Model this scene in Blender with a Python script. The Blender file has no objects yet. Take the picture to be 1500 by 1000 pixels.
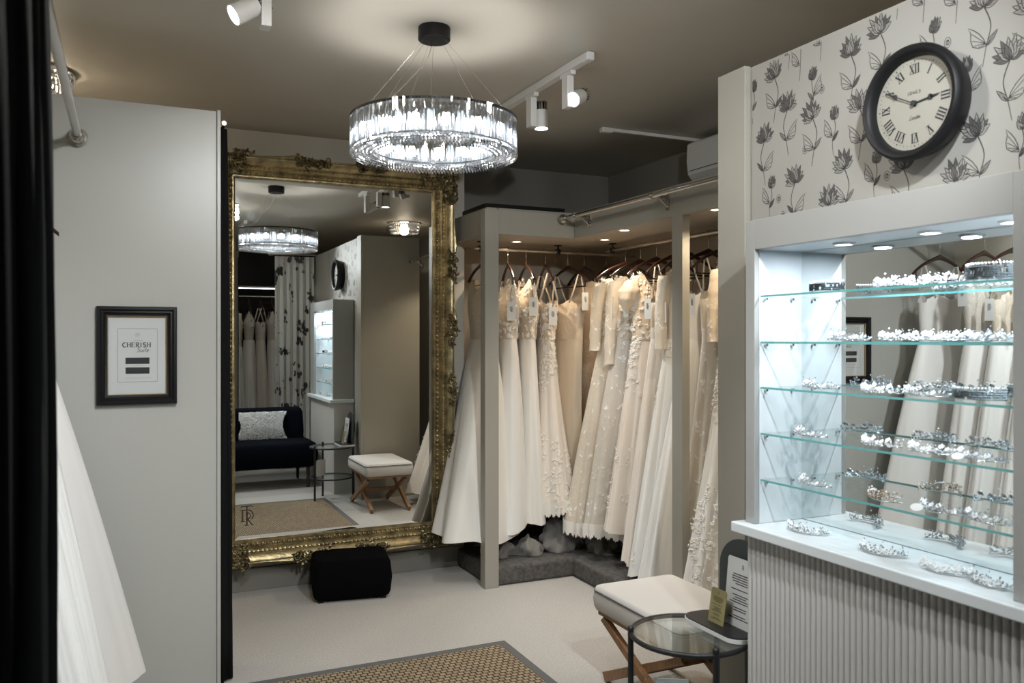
import bpy, math, random
from mathutils import Vector, Matrix, Euler
from math import sin, cos, pi, sqrt, atan2, radians
random.seed(7)
sc = bpy.context.scene
COL = sc.collection
# ---------------------------------------------------------------- camera, light, exposure
CAM_Z = 1.45
cam_data = bpy.data.cameras.new('camera')
cam = bpy.data.objects.new('camera', cam_data); COL.objects.link(cam)
cam.location = (0, 0, CAM_Z); cam.rotation_euler = (radians(90), 0, radians(-24.8))
cam_data.lens = 29.4; cam_data.sensor_width = 36; cam_data.shift_y = -0.0031
cam_data.clip_start = 0.05
cam_data.dof.use_dof = True; cam_data.dof.focus_distance = 4.4; cam_data.dof.aperture_fstop = 5.0
sc.camera = cam
sc.view_settings.view_transform = 'Standard'; sc.view_settings.look = 'None'
sc.view_settings.gamma = 1; sc.view_settings.use_curve_mapping = False
sc.view_settings.exposure = 0.66
sc.cycles.use_denoising = True
sc.cycles.max_bounces = 10; sc.cycles.diffuse_bounces = 5; sc.cycles.glossy_bounces = 6
sc.cycles.transmission_bounces = 8; sc.cycles.transparent_max_bounces = 40
sc.cycles.caustics_reflective = False; sc.cycles.caustics_refractive = False
sc.cycles.sample_clamp_indirect = 4.0
world = bpy.data.worlds.new('world'); sc.world = world; world.use_nodes = True
world.node_tree.nodes['Background'].inputs[0].default_value = (0.5, 0.55, 0.6, 1)
world.node_tree.nodes['Background'].inputs[1].default_value = 0.05
COOL = (0.80, 0.90, 1.0); NEUT = (1.0, 0.93, 0.84); WARM = (1.0, 0.80, 0.57)
P_CHAND = 11.0      # whole ring chandelier
P_SPOT = 38.0       # each ceiling spot
P_CLOSET = 7.5      # each closet downlight
P_CABINET = 2.1     # each display cabinet downlight
P_FLUSH = 9.0      # crystal ceiling lights behind the partitions
P_STRIP = 2.0

F = 1225.0; HZ = 495.4
VX, VY = sin(radians(24.8)), cos(radians(24.8))
def on_x(px, X):            # point of the plane x = X seen at column px -> (depth, Y)
    u = (px - 750) / F; d = X / (VX + VY * u); return d, d * (VY - VX * u)
def on_x_pt(px, py, X):
    d, y = on_x(px, X); return y, CAM_Z + (HZ - py) / F * d

# ---------------------------------------------------------------- helpers
WL = {}
def link(o): COL.objects.link(o); return o
def thing(name, label, cat, loc=(0, 0, 0), group=None, kind=None):
    o = bpy.data.objects.new(name, None); link(o); o.empty_display_size = 0.05
    o.location = loc; WL[o.name] = Vector(loc)
    return tag(o, label, cat, group, kind)
def tag(o, label=None, cat=None, group=None, kind=None):
    if label: o['label'] = label
    if cat: o['category'] = cat
    if group: o['group'] = group
    if kind: o['kind'] = kind
    return o
def at(o, loc, rz=0.0, rx=0.0, ry=0.0):
    o.location = loc; o.rotation_euler = (rx, ry, rz); return o
def kids(o): return [c for c in bpy.data.objects if c.parent == o]
def dup(o, loc=None, rz=None, label=None, group=None, parent=None):
    c = o.copy(); link(c); c.parent = parent
    for k in kids(o): dup(k, parent=c)
    if parent is None:
        if loc is not None: c.location = loc
        if rz is not None: c.rotation_euler = (0, 0, rz)
        if label: c['label'] = label
        if group: c['group'] = group
    return c

class MB:
    def __init__(s): s.v = []; s.f = []; s.m = []; s.cur = 0
    def add(s, vs, fs, M=None):
        b = len(s.v)
        if M is not None: vs = [M @ Vector(p) for p in vs]
        s.v += [tuple(p) for p in vs]
        s.f += [tuple(b + i for i in f) for f in fs]; s.m += [s.cur] * len(fs)
    def box(s, x0, x1, y0, y1, z0, z1, M=None):
        vs = [(x, y, z) for z in (z0, z1) for y in (y0, y1) for x in (x0, x1)]
        s.add(vs, [(0, 2, 3, 1), (4, 5, 7, 6), (0, 1, 5, 4), (2, 6, 7, 3), (0, 4, 6, 2), (1, 3, 7, 5)], M)
    def loft(s, rings, closed=True, cap0=True, cap1=True, M=None):
        n = len(rings[0]); vs = [p for r in rings for p in r]; fs = []
        for i in range(len(rings) - 1):
            for j in range(n if closed else n - 1):
                k = (j + 1) % n
                fs.append((i * n + j, i * n + k, (i + 1) * n + k, (i + 1) * n + j))
        if closed and cap0: fs.append(tuple(range(n - 1, -1, -1)))
        if closed and cap1: fs.append(tuple((len(rings) - 1) * n + j for j in range(n)))
        s.add(vs, fs, M)
    def lathe(s, prof, n=32, M=None, cap0=True, cap1=True):    # prof: (r, z)
        s.loft([[(r * cos(2 * pi * j / n), r * sin(2 * pi * j / n), z) for j in range(n)] for r, z in prof], True, cap0, cap1, M)
    def cyl(s, p, q, r, n=16, r2=None, caps=True):
        s.tube([p, q], r, n, r2=r2, caps=caps)
    def tube(s, pts, r, n=8, r2=None, closed=False, caps=True, flat=1.0):
        pts = [Vector(p) for p in pts]; m = len(pts); rings = []; up = None
        for i, p in enumerate(pts):
            if closed: t = pts[(i + 1) % m] - pts[i - 1]
            else: t = pts[min(i + 1, m - 1)] - pts[max(i - 1, 0)]
            if t.length < 1e-9: t = Vector((0, 0, 1))
            t.normalize()
            if up is None:
                up = Vector((0, 0, 1)) if abs(t.z) < 0.9 else Vector((1, 0, 0))
            a = t.cross(up)
            if a.length < 1e-6: a = t.orthogonal()
            a.normalize(); b = a.cross(t); up = b
            if callable(r): rr = r(i / max(1, m - 1))
            elif r2 is not None: rr = r + (r2 - r) * i / max(1, m - 1)
            else: rr = r
            rings.append([tuple(p + a * (rr * cos(2 * pi * j / n)) + b * (rr * flat * sin(2 * pi * j / n))) for j in range(n)])
        if closed: rings.append(rings[0]); s.loft(rings, True, False, False)
        else: s.loft(rings, True, caps, caps)
    def ball(s, c, r, n=8, m=5, sz=1.0, M=None):
        c = Vector(c); vs = [(c.x, c.y, c.z + r * sz)]
        for i in range(1, m):
            a = pi * i / m
            for j in range(n): vs.append((c.x + r * sin(a) * cos(2 * pi * j / n), c.y + r * sin(a) * sin(2 * pi * j / n), c.z + r * sz * cos(a)))
        vs.append((c.x, c.y, c.z - r * sz)); L = len(vs) - 1; fs = []
        for j in range(n):
            k = (j + 1) % n
            fs.append((0, 1 + j, 1 + k)); fs.append((L, 1 + (m - 2) * n + k, 1 + (m - 2) * n + j))
            for i in range(m - 2): a = 1 + i * n; fs.append((a + j, a + n + j, a + n + k, a + k))
        s.add(vs, fs, M)
    def gem(s, c, r):
        x, y, z = c
        s.add([(x + r, y, z), (x - r, y, z), (x, y + r, z), (x, y - r, z), (x, y, z + r), (x, y, z - r)],
              [(0, 2, 4), (2, 1, 4), (1, 3, 4), (3, 0, 4), (2, 0, 5), (1, 2, 5), (3, 1, 5), (0, 3, 5)])
    def leaf(s, c, d, nrm, L, W, lift=0.0):     # folded leaf pointing along d
        c = Vector(c); d = Vector(d).normalized(); nrm = Vector(nrm).normalized(); w = d.cross(nrm).normalized()
        s.add([c, c + d * L * .45 + w * W * .5 + nrm * lift, c + d * L, c + d * L * .45 - w * W * .5 + nrm * lift, c + d * L * .5 + nrm * (lift + W * .15)],
              [(0, 1, 4), (1, 2, 4), (2, 3, 4), (3, 0, 4)])
    def prism(s, poly, z0, z1, M=None):        # poly in xy, ccw
        n = len(poly); s.loft([[(x, y, z0) for x, y in poly], [(x, y, z1) for x, y in poly]], True, True, True, M)
    def ribbon(s, pts, w, P):                  # 2d stroke; P maps (a, b) -> xyz
        n = len(pts); L = []; R = []
        for i in range(n):
            x0, y0 = pts[max(i - 1, 0)]; x1, y1 = pts[min(i + 1, n - 1)]
            dx, dy = x1 - x0, y1 - y0; l = math.hypot(dx, dy) or 1; dx /= l; dy /= l
            ww = (w(i / max(1, n - 1)) if callable(w) else w) / 2
            L.append(P(pts[i][0] - dy * ww, pts[i][1] + dx * ww)); R.append(P(pts[i][0] + dy * ww, pts[i][1] - dx * ww))
        s.add(L + R, [(i, i + 1, n + i + 1, n + i) for i in range(n - 1)])
    def build(s, name, mat, parent=None, smooth=None, bevel=0, seg=2, solid=0, auto=None):
        me = bpy.data.meshes.new(name); off = Vector((0, 0, 0))
        p = parent; 
        if parent is not None: off = WL.get(parent.name, Vector((0, 0, 0)))
        me.from_pydata([tuple(Vector(v) - off) for v in s.v], [], s.f)
        mats = mat if isinstance(mat, (list, tuple)) else [mat]
        for k in mats: me.materials.append(k)
        if len(mats) > 1: me.polygons.foreach_set('material_index', s.m)
        me.update()
        o = bpy.data.objects.new(name, me); link(o); o.parent = parent
        WL[o.name] = off
        if smooth: me.polygons.foreach_set('use_smooth', [True] * len(me.polygons))
        if smooth and smooth is not True:
            me.set_sharp_from_angle(angle=radians(smooth))
        if bevel:
            b = o.modifiers.new('bevel', 'BEVEL'); b.width = bevel; b.segments = seg; b.limit_method = 'ANGLE'; b.angle_limit = radians(40)
        if solid:
            b = o.modifiers.new('solid', 'SOLIDIFY'); b.thickness = solid; b.offset = 0
        return o
def boxobj(name, mat, parent, *a, bevel=0.003):
    m = MB(); m.box(*a); return m.build(name, mat, parent, bevel=bevel)
def struct(o): o['kind'] = 'structure'; return o

# ---------------------------------------------------------------- materials
def nt(name):
    m = bpy.data.materials.new(name); m.use_nodes = True; t = m.node_tree
    return m, t, t.nodes['Principled BSDF'], t.nodes['Material Output']
def pbr(name, col, rough=.5, metal=0, bump=0, bscale=200, var=0, vscale=4, sheen=0, spec=.5, coat=0, emis=None, estr=0, stretch=None):
    m, t, b, out = nt(name); N = t.nodes; L = t.links
    b.inputs['Base Color'].default_value = (*col, 1); b.inputs['Roughness'].default_value = rough
    b.inputs['Metallic'].default_value = metal; b.inputs['Specular IOR Level'].default_value = spec
    b.inputs['Sheen Weight'].default_value = sheen; b.inputs['Coat Weight'].default_value = coat
    if emis: b.inputs['Emission Color'].default_value = (*emis, 1); b.inputs['Emission Strength'].default_value = estr
    if bump or var:
        tc = N.new('ShaderNodeTexCoord'); src = tc.outputs['Object']
        if stretch:
            mp = N.new('ShaderNodeMapping'); mp.inputs['Scale'].default_value = stretch; L.new(src, mp.inputs[0]); src = mp.outputs[0]
    if bump:
        nz = N.new('ShaderNodeTexNoise'); nz.inputs['Scale'].default_value = bscale; nz.inputs['Detail'].default_value = 4
        L.new(src, nz.inputs[0]); bp = N.new('ShaderNodeBump'); bp.inputs['Strength'].default_value = bump; bp.inputs['Distance'].default_value = 0.004
        L.new(nz.outputs[0], bp.inputs['Height']); L.new(bp.outputs[0], b.inputs['Normal'])
    if var:
        nz = N.new('ShaderNodeTexNoise'); nz.inputs['Scale'].default_value = vscale; nz.inputs['Detail'].default_value = 5
        L.new(src, nz.inputs[0]); rp = N.new('ShaderNodeValToRGB')
        rp.color_ramp.elements[0].position = .3; rp.color_ramp.elements[1].position = .7
        rp.color_ramp.elements[0].color = (*[c * (1 - var) for c in col], 1); rp.color_ramp.elements[1].color = (*[min(1, c * (1 + var)) for c in col], 1)
        L.new(nz.outputs[0], rp.inputs[0]); L.new(rp.outputs[0], b.inputs['Base Color'])
    return m
def lace(name, base, motif, scale=26, amount=.5, bump=.6, sheen=.3):
    m, t, b, out = nt(name); N = t.nodes; L = t.links
    tc = N.new('ShaderNodeTexCoord'); mp = N.new('ShaderNodeMapping'); mp.inputs['Scale'].default_value = (1, 1, .8); L.new(tc.outputs['Object'], mp.inputs[0])
    nz = N.new('ShaderNodeTexNoise'); nz.inputs['Scale'].default_value = scale * .7; nz.inputs['Detail'].default_value = 3; L.new(mp.outputs[0], nz.inputs[0])
    mx = N.new('ShaderNodeMix'); mx.data_type = 'VECTOR'; mx.inputs[0].default_value = .08
    L.new(mp.outputs[0], mx.inputs[4]); L.new(nz.outputs[1], mx.inputs[5])
    vo = N.new('ShaderNodeTexVoronoi'); vo.inputs['Scale'].default_value = scale; L.new(mx.outputs[1], vo.inputs[0])
    vo2 = N.new('ShaderNodeTexVoronoi'); vo2.inputs['Scale'].default_value = scale * 3.2; L.new(mx.outputs[1], vo2.inputs[0])
    ad = N.new('ShaderNodeMath'); ad.operation = 'MULTIPLY_ADD'; ad.inputs[1].default_value = .55
    L.new(vo2.outputs[0], ad.inputs[0]); L.new(vo.outputs[0], ad.inputs[2])
    big = N.new('ShaderNodeTexNoise'); big.inputs['Scale'].default_value = 5; L.new(mp.outputs[0], big.inputs[0])
    ad2 = N.new('ShaderNodeMath'); ad2.operation = 'MULTIPLY_ADD'; ad2.inputs[1].default_value = .6; L.new(big.outputs[0], ad2.inputs[0]); L.new(ad.outputs[0], ad2.inputs[2])
    rp = N.new('ShaderNodeValToRGB'); c = .45 + amount * .5
    rp.color_ramp.elements[0].position = c; rp.color_ramp.elements[0].color = (*motif, 1)
    rp.color_ramp.elements[1].position = min(1, c + .08); rp.color_ramp.elements[1].color = (*base, 1)
    L.new(ad2.outputs[0], rp.inputs[0]); L.new(rp.outputs[0], b.inputs['Base Color'])
    bw = N.new('ShaderNodeBump'); bw.inputs['Strength'].default_value = bump; bw.inputs['Distance'].default_value = .004; bw.invert = True
    L.new(ad2.outputs[0], bw.inputs['Height']); L.new(bw.outputs[0], b.inputs['Normal'])
    b.inputs['Roughness'].default_value = .7; b.inputs['Sheen Weight'].default_value = sheen
    return m
def emit(name, col, s):
    m, t, b, out = nt(name); e = t.nodes.new('ShaderNodeEmission'); e.inputs[0].default_value = (*col, 1); e.inputs[1].default_value = s
    t.links.new(e.outputs[0], out.inputs[0]); t.nodes.remove(b); return m
def clear(name, tint, refl=.12, rough=0.0, refr=0.0, fk=.85):
    m, t, b, out = nt(name); N = t.nodes; L = t.links; N.remove(b)
    tr = N.new('ShaderNodeBsdfTransparent'); tr.inputs[0].default_value = (*tint, 1)
    gl = N.new('ShaderNodeBsdfGlossy'); gl.inputs['Roughness'].default_value = rough; gl.inputs[0].default_value = (1, 1, 1, 1)
    lw = N.new('ShaderNodeLayerWeight'); lw.inputs[0].default_value = .35
    mul = N.new('ShaderNodeMath'); mul.operation = 'MULTIPLY_ADD'; mul.inputs[1].default_value = .85; mul.inputs[2].default_value = refl; mul.use_clamp = True
    mul.inputs[1].default_value = fk; L.new(lw.outputs['Fresnel'], mul.inputs[0])
    mix = N.new('ShaderNodeMixShader'); src = tr.outputs[0]
    if refr:
        rf = N.new('ShaderNodeBsdfRefraction'); rf.inputs['IOR'].default_value = 1.5; rf.inputs[0].default_value = (*tint, 1)
        m2 = N.new('ShaderNodeMixShader'); m2.inputs[0].default_value = refr; L.new(tr.outputs[0], m2.inputs[1]); L.new(rf.outputs[0], m2.inputs[2]); src = m2.outputs[0]
    L.new(mul.outputs[0], mix.inputs[0]); L.new(src, mix.inputs[1]); L.new(gl.outputs[0], mix.inputs[2]); L.new(mix.outputs[0], out.inputs[0])
    return m
M = {}
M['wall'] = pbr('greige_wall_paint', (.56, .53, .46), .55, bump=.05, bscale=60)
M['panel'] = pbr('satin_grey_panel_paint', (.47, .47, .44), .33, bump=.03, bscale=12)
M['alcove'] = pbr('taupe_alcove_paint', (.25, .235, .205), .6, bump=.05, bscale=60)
M['ceiling'] = pbr('greige_ceiling_paint', (.56, .53, .465), .5, bump=.05, bscale=30)
M['joinery'] = pbr('sage_grey_joinery_paint', (.36, .345, .30), .4)
M['closet_in'] = pbr('closet_inner_paint', (.44, .40, .34), .55)
M['paper'] = pbr('cream_wallpaper', (.33, .32, .295), .5)
M['ink'] = pbr('charcoal_wallpaper_ink', (.025, .024, .024), .6)
M['inkgrey'] = pbr('grey_wallpaper_ink', (.11, .105, .10), .6)
M['cab'] = pbr('pale_cabinet_lacquer', (.34, .34, .33), .4)
M['flute'] = pbr('pale_fluted_lacquer', (.58, .57, .55), .4)
M['cabin'] = pbr('white_cabinet_lining', (.68, .72, .74), .35)
M['carpet'] = pbr('pale_loop_carpet', (.47, .45, .42), .95, bump=.9, bscale=190, var=.16, vscale=120, sheen=.2)
M['plinth'] = pbr('charcoal_step_carpet', (.10, .095, .09), .95, bump=.8, bscale=90, var=.35, vscale=40)
M['black'] = pbr('black_satin_paint', (.008, .008, .009), .5, spec=.25)
M['blackmetal'] = pbr('black_powder_coat', (.014, .015, .017), .42, spec=.4)
M['velvet'] = pbr('black_velvet', (.003, .0032, .004), .95, bump=.25, bscale=50, spec=.05)
M['navy'] = pbr('midnight_velvet', (.003, .004, .007), .95, bump=.2, bscale=40, spec=.05)
M['curtain'] = pbr('black_curtain_cloth', (.006, .0065, .007), .8, bump=.1, bscale=120, spec=.15)
M['chrome'] = pbr('brushed_nickel', (.55, .53, .50), .22, metal=1)
M['white'] = pbr('white_powder_coat', (.72, .72, .71), .4)
M['steel'] = pbr('polished_fins', (.5, .5, .5), .15, metal=1)
M['gold'] = pbr('antique_gold_leaf', (.34, .275, .15), .30, metal=.8, bump=.5, bscale=60, var=.45, vscale=18)
M['golddark'] = pbr('aged_gold_relief', (.20, .165, .09), .30, metal=.85, bump=.8, bscale=90, var=.7, vscale=35)
M['mirror'] = pbr('mirror_silver', (.80, .82, .81), 0.0, metal=1)
M['woodred'] = pbr('mahogany_hanger', (.028, .010, .007), .3, coat=.3, var=.4, vscale=12, stretch=(8, 1, 8))
M['oak'] = pbr('walnut_leg', (.28, .155, .075), .5, var=.3, vscale=20, stretch=(6, 6, .8))
M['linen'] = pbr('oatmeal_linen', (.56, .50, .42), .9, bump=.3, bscale=300, sheen=.3)
M['linentop'] = pbr('pale_seat_linen', (.62, .60, .575), .9, bump=.2, bscale=300, sheen=.3)
M['piping'] = pbr('dark_seat_piping', (.08, .08, .085), .7)
M['fur'] = pbr('white_fur', (.66, .66, .64), .95, bump=1, bscale=60, sheen=.6)
M['cream'] = pbr('cream_clock_face', (.31, .30, .26), .4)
M['card'] = pbr('white_card', (.66, .67, .66), .6)
M['goldcard'] = pbr('gold_card', (.38, .33, .16), .35, metal=.4)
M['ink2'] = pbr('print_ink', (.02, .022, .025), .6)
M['inkmid'] = pbr('grey_print_ink', (.22, .22, .22), .6)
M['wire'] = pbr('silver_wire', (.7, .7, .7), .2, metal=1)
M['bead'] = pbr('pearl_bead', (.82, .83, .84), .15, coat=.5)
M['crystalbead'] = pbr('sparkling_crystal', (.62, .66, .70), .06, metal=.65)
M['pave'] = pbr('silver_pave', (.25, .27, .28), .12, metal=.9)
M['rosegold'] = pbr('rose_gold_bead', (.6, .45, .34), .18, metal=.8)
M['shelfglass'] = clear('shelf_glass', (.975, .99, .988), .03, fk=.10)
M['glass'] = clear('clear_glass', (.985, .99, .99), .02, fk=.12)
M['glasstint'] = clear('table_glass', (.93, .96, .955), .04, fk=.5)
M['shelfedge'] = pbr('glass_edge_teal', (.12, .38, .38), .15, spec=.8)
M['prism'] = clear('cut_crystal', (.92, .94, .96), .12, 0.02, .48)
M['dropcrystal'] = clear('crystal_drop', (.80, .83, .88), .48, 0.06, .5)
M['bulb'] = emit('lit_led_bulb', COOL, 2)
M['lens_cool'] = emit('lit_spot_lens', (.86, .95, 1), 12)
M['lens_warm'] = emit('lit_downlight_warm', (1, .80, .55), 6)
M['lens_cab'] = emit('lit_downlight_cool', (.85, .95, 1), 6)
M['plastic'] = pbr('matt_white_plastic', (.74, .73, .70), .45)
M['sofaleg'] = pbr('dark_wood', (.03, .025, .02), .4)
M['baggrey'] = pbr('grey_net_bag', (.20, .19, .175), .8, sheen=.4)
# woven rug
def rug_mat():
    m, t, b, out = nt('woven_sisal'); N = t.nodes; L = t.links
    tc = N.new('ShaderNodeTexCoord'); mp = N.new('ShaderNodeMapping'); mp.inputs['Scale'].default_value = (34, 38, 1); L.new(tc.outputs['Object'], mp.inputs[0])
    br = N.new('ShaderNodeTexBrick'); br.inputs['Scale'].default_value = 1; br.inputs['Mortar Size'].default_value = .12; br.inputs['Mortar Smooth'].default_value = .6
    br.inputs['Brick Width'].default_value = 1; br.inputs['Row Height'].default_value = 1
    br.inputs[1].default_value = (.36, .28, .18, 1); br.inputs[2].default_value = (.28, .215, .135, 1); br.inputs[3].default_value = (.05, .035, .022, 1)
    L.new(mp.outputs[0], br.inputs[0]); L.new(br.outputs[0], b.inputs['Base Color'])
    bp = N.new('ShaderNodeBump'); bp.inputs['Strength'].default_value = 1; bp.inputs['Distance'].default_value = .006; bp.invert = True
    L.new(br.outputs['Fac'], bp.inputs['Height']); L.new(bp.outputs[0], b.inputs['Normal']); b.inputs['Roughness'].default_value = .9
    return m
M['rug'] = rug_mat()
M['rugedge'] = pbr('grey_rug_binding', (.12, .12, .12), .85, bump=.4, bscale=200)
M['patterned'] = lace('monochrome_floral_cloth', (.62, .62, .60), (.02, .02, .02), 7, .66, .1)
IV = (.80, .76, .69); WH = (.80, .80, .78)
M['satin'] = pbr('ivory_satin', (.83, .81, .76), .42, sheen=.3, bump=.04, bscale=8)
M['satinw'] = pbr('white_satin', (.80, .79, .77), .42, sheen=.3, bump=.04, bscale=8)
M['tulle'] = pbr('soft_white_tulle', (.82, .82, .80), .9, sheen=.6, bump=.3, bscale=40, stretch=(6, 6, .3))
M['tulleblush'] = pbr('blush_tulle', (.77, .71, .64), .9, sheen=.6, bump=.3, bscale=40, stretch=(6, 6, .3))
M['champ'] = pbr('champagne_lining', (.72, .62, .48), .6, sheen=.4, bump=.2, bscale=60)
M['laceI'] = lace('ivory_lace', (.68, .61, .51), (.88, .86, .80), 20, .58)
M['laceC'] = lace('champagne_lace', (.72, .60, .46), (.90, .88, .83), 17, .56)
M['laceW'] = lace('white_lace', (.62, .58, .52), (.88, .87, .84), 24, .58)
M['beadC'] = lace('beaded_champagne', (.58, .45, .32), (.78, .68, .54), 60, .5, .9)
M['applique'] = pbr('white_lace_applique', (.86, .83, .77), .6, bump=.5, bscale=250, sheen=.4)
M['appliqueg'] = pbr('dark_green_embroidery', (.03, .04, .03), .6)
M['gownflower'] = pbr('peach_silk_petal', (.78, .58, .42), .6)
# ---------------------------------------------------------------- the setting
H = 2.645; XL, XR, YB, YA, YR = -.85, 3.25, 5.0, 5.33, -2.2
def wallbox(name, mat, *a, bevel=0):
    m = MB(); m.box(*a); return struct(m.build(name, mat, bevel=bevel))
wallbox('floor', M['carpet'], XL - .1, XR + .1, YR - .1, YA + .1, -.1, 0)
wallbox('ceiling', M['ceiling'], XL - .1, XR + .1, YR - .1, YA + .1, H, H + .1)
wallbox('wall_back', M['wall'], XL - .1, 1.973, YB, YA + .1, 0, H)
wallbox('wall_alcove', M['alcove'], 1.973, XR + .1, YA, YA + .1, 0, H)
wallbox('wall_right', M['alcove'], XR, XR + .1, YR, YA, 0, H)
wallbox('wall_left', M['wall'], XL - .1, XL, YR, YB, 0, H)
wallbox('wall_rear', M['wall'], XL - .1, XR + .1, YR - .1, YR, 0, H)
wallbox('wall_shade_strip', M['alcove'], .30, 1.973, YB - .014, YB, 0, .13, bevel=.004)  # dark strip standing in for the shaded foot of the wall
# partition of the left changing cubicle
m = MB(); m.box(XL, .336, 3.6, 3.645, 0, 2.375); m.box(.3385, .352, 3.593, 3.648, 0, 2.379); m.box(.336, .3385, 3.603, 3.64, 0, 2.37)
struct(m.build('wall_partition_left', M['panel'], bevel=.002))
# partition behind the display cabinet, papered, with its trim post
PT = 2.379
m = MB(); m.box(1.95, 2.0, -1.0, 2.40, 0, PT); m.box(2.0, 2.475, 2.355, 2.40, 0, PT)
struct(m.build('wall_partition_right', M['joinery']))
m = MB(); m.box(1.922, 1.949, 2.262, 2.405, 0, PT + .003); struct(m.build('trim_1', M['joinery'], bevel=.002))

# wallpaper with drawn flowers: ink strokes printed on the paper (same mesh)
wp = MB(); wp.cur = 0; wp.box(1.948, 1.9495, .92, 2.258, 1.80, PT - .004)
INK = [0.0]
def P_w(a, b): return (1.9478 - INK[0], a, b)
def stroke(pts, w, mat=1):
    wp.cur = mat; ww = (lambda t: w(t) * 1.4) if callable(w) else w * 1.4
    wp.ribbon([(-p[0], p[1]) for p in pts], ww, lambda a, b: (1.9478 - INK[0], a, b))
def fill(pts, mat): wp.cur = mat; n = len(pts); wp.add([(1.9478 - INK[0], -p[0], p[1]) for p in pts], [tuple(range(n))])
def tf(pts, c, ang, s=1, fl=1):
    ca, sa = cos(ang), sin(ang)
    return [(c[0] + s * (fl * x * ca - y * sa), c[1] + s * (fl * x * sa + y * ca)) for x, y in pts]
def petal_shape(L, W, tipk=1.0, n=9):
    r = []
    for i in range(n + 1):
        t = i / n; r.append((W * sin(pi * min(1, t ** .8)) * .5 * (1 - .25 * t), L * t))
    l = [(-x, y) for x, y in reversed(r[:-1])]
    return r + l[:-1] + [(0, 0)]
def draw_petal(c, ang, L, W, shade):
    out = tf(petal_shape(L, W), c, ang); fill(out, shade); INK[0] += 1.2e-5
    stroke(out, .0017); 
    for k in (-.22, 0, .22):
        stroke(tf([(k * W * .3, L * .08), (k * W * .9, L * .5), (k * W * .6, L * .78)], c, ang), lambda t: .0014 * (1 - .6 * t))
    INK[0] += 1.2e-5
def flower(c, ang, s=1.0):
    INK[0] = 6e-5
    s *= 1.42
    for a, L in ((-62, .034), (62, .034), (-40, .039), (40, .039), (-20, .042), (20, .042), (0, .043), (-80, .029), (80, .029), (-50, .028), (50, .028), (-28, .030), (28, .030), (-8, .031), (12, .030)):
        draw_petal(c, ang + radians(a), L * s * random.uniform(.9, 1.08), .0135 * s, random.choice((0, 2)))
def bud(c, ang, s=1.0):
    INK[0] = 6e-5
    s *= 1.35
    for a, L in ((-28, .026), (28, .026), (-12, .031), (12, .031), (0, .030), (-45, .018), (45, .018)):
        draw_petal(c, ang + radians(a), L * s, .011 * s, random.choice((0, 2, 2)))
def slimleaf(c, ang, s=1.0):
    s *= 1.4; draw_petal(c, ang, .033 * s, .010 * s, random.choice((0, 2)))
def fanleaf(c, ang, s=1.0, fl=1):
    o = [(0, 0), (.012, .010), (.0175, .022), (.013, .034), (.003, .046), (.0, .058), (-.004, .045), (-.006, .03), (-.005, .015)]
    s *= 1.4; out = tf(o, c, ang, s, fl); fill(out, 0); INK[0] += 1.2e-5; stroke(out + [out[0]], .0017)
    for e in ((.011, .012), (.015, .022), (.011, .032), (.003, .043)):
        stroke(tf([(-.002, .004), (e[0] * .5 - .001, e[1] * .62), e], c, ang, s, fl), .0013)
    INK[0] += 1.2e-5
def stem(pts, w=.0022):
    q = []
    for i in range(13):
        t = i / 12 * (len(pts) - 1); k = min(int(t), len(pts) - 2); f = t - k
        p0 = pts[max(k - 1, 0)]; p1 = pts[k]; p2 = pts[k + 1]; p3 = pts[min(k + 2, len(pts) - 1)]
        q.append(tuple(.5 * (2 * p1[j] + (p2[j] - p0[j]) * f + (2 * p0[j] - 5 * p1[j] + 4 * p2[j] - p3[j]) * f * f + (3 * p1[j] - p0[j] - 3 * p2[j] + p3[j]) * f ** 3) for j in (0, 1)))
    stroke(q, lambda t: w * (1.1 - .5 * t)); INK[0] += 1e-5
def wz(zx, zy):             # pixel of the wallpaper zoom -> coordinates on the wall, first one growing towards the camera
    y, z = on_x_pt(1080 + zx * .32, zy * .32, 1.948); return (-y, z)
def emblem(c):
    INK[0] = 0.0
    for a, b, w in ((.0095, .0135, .0012), (.0045, .0065, .0016)):
        stroke([(c[0] + a * sin(k * pi / 9), c[1] + b * cos(k * pi / 9)) for k in range(19)], w)
    stroke([(c[0] - .004, c[1] + .004), (c[0] + .004, c[1] + .004)], .0014); stroke([(c[0], c[1] + .004), (c[0], c[1] - .005)], .0014)
FL = [(170, 330, .35, 0), (230, 475, 0, 1), (520, 225, -.05, 0), (345, 515, .45, 0), (125, 620, 0, 1), (265, 810, .25, 1), (490, 745, .35, 0), (655, 125, .3, 0), (420, 910, 0, 1),
      (1100, 595, .4, 0), (1250, 245, .1, 1), (1000, 800, 0, 1), (560, 470, .2, 0), (760, 745, .3, 0), (1130, 5, -.1, 0), (1340, 20, 0, 0)]
for zx, zy, rot, fl in FL:
    INK[0] = 0.0; c = wz(zx, zy + 25); f = -1 if fl else 1
    a = (c[0] + f * .018, c[1] - .05); b = (c[0] + f * .006, c[1] - .10); e = (c[0] - f * .004, c[1] - .15)
    stem([c, a, b, e]); fanleaf(b, .7 * f, .95, -f); slimleaf(b, -.75 * f, .95)
    flower(c, rot)
for zx, zy, rot in ((340, 345, -.3), (895, 130, -.4), (445, 525, 0), (635, 725, -.2), (155, 840, -.2), (1050, 310, 0), (1305, 570, -.2), (75, 400, 0)):
    INK[0] = 1e-5; c = wz(zx, zy + 20); f = 1 if zx % 2 else -1
    b = (c[0] - .008 * f, c[1] - .065); e = (c[0] - .004, c[1] - .11)
    stem([c, (c[0] + .004, c[1] - .03), b, e], .0018); fanleaf((b[0], b[1] + .012), .5 * f, .85, -f); slimleaf(b, -.7 * f, .8); bud(c, rot)
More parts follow.
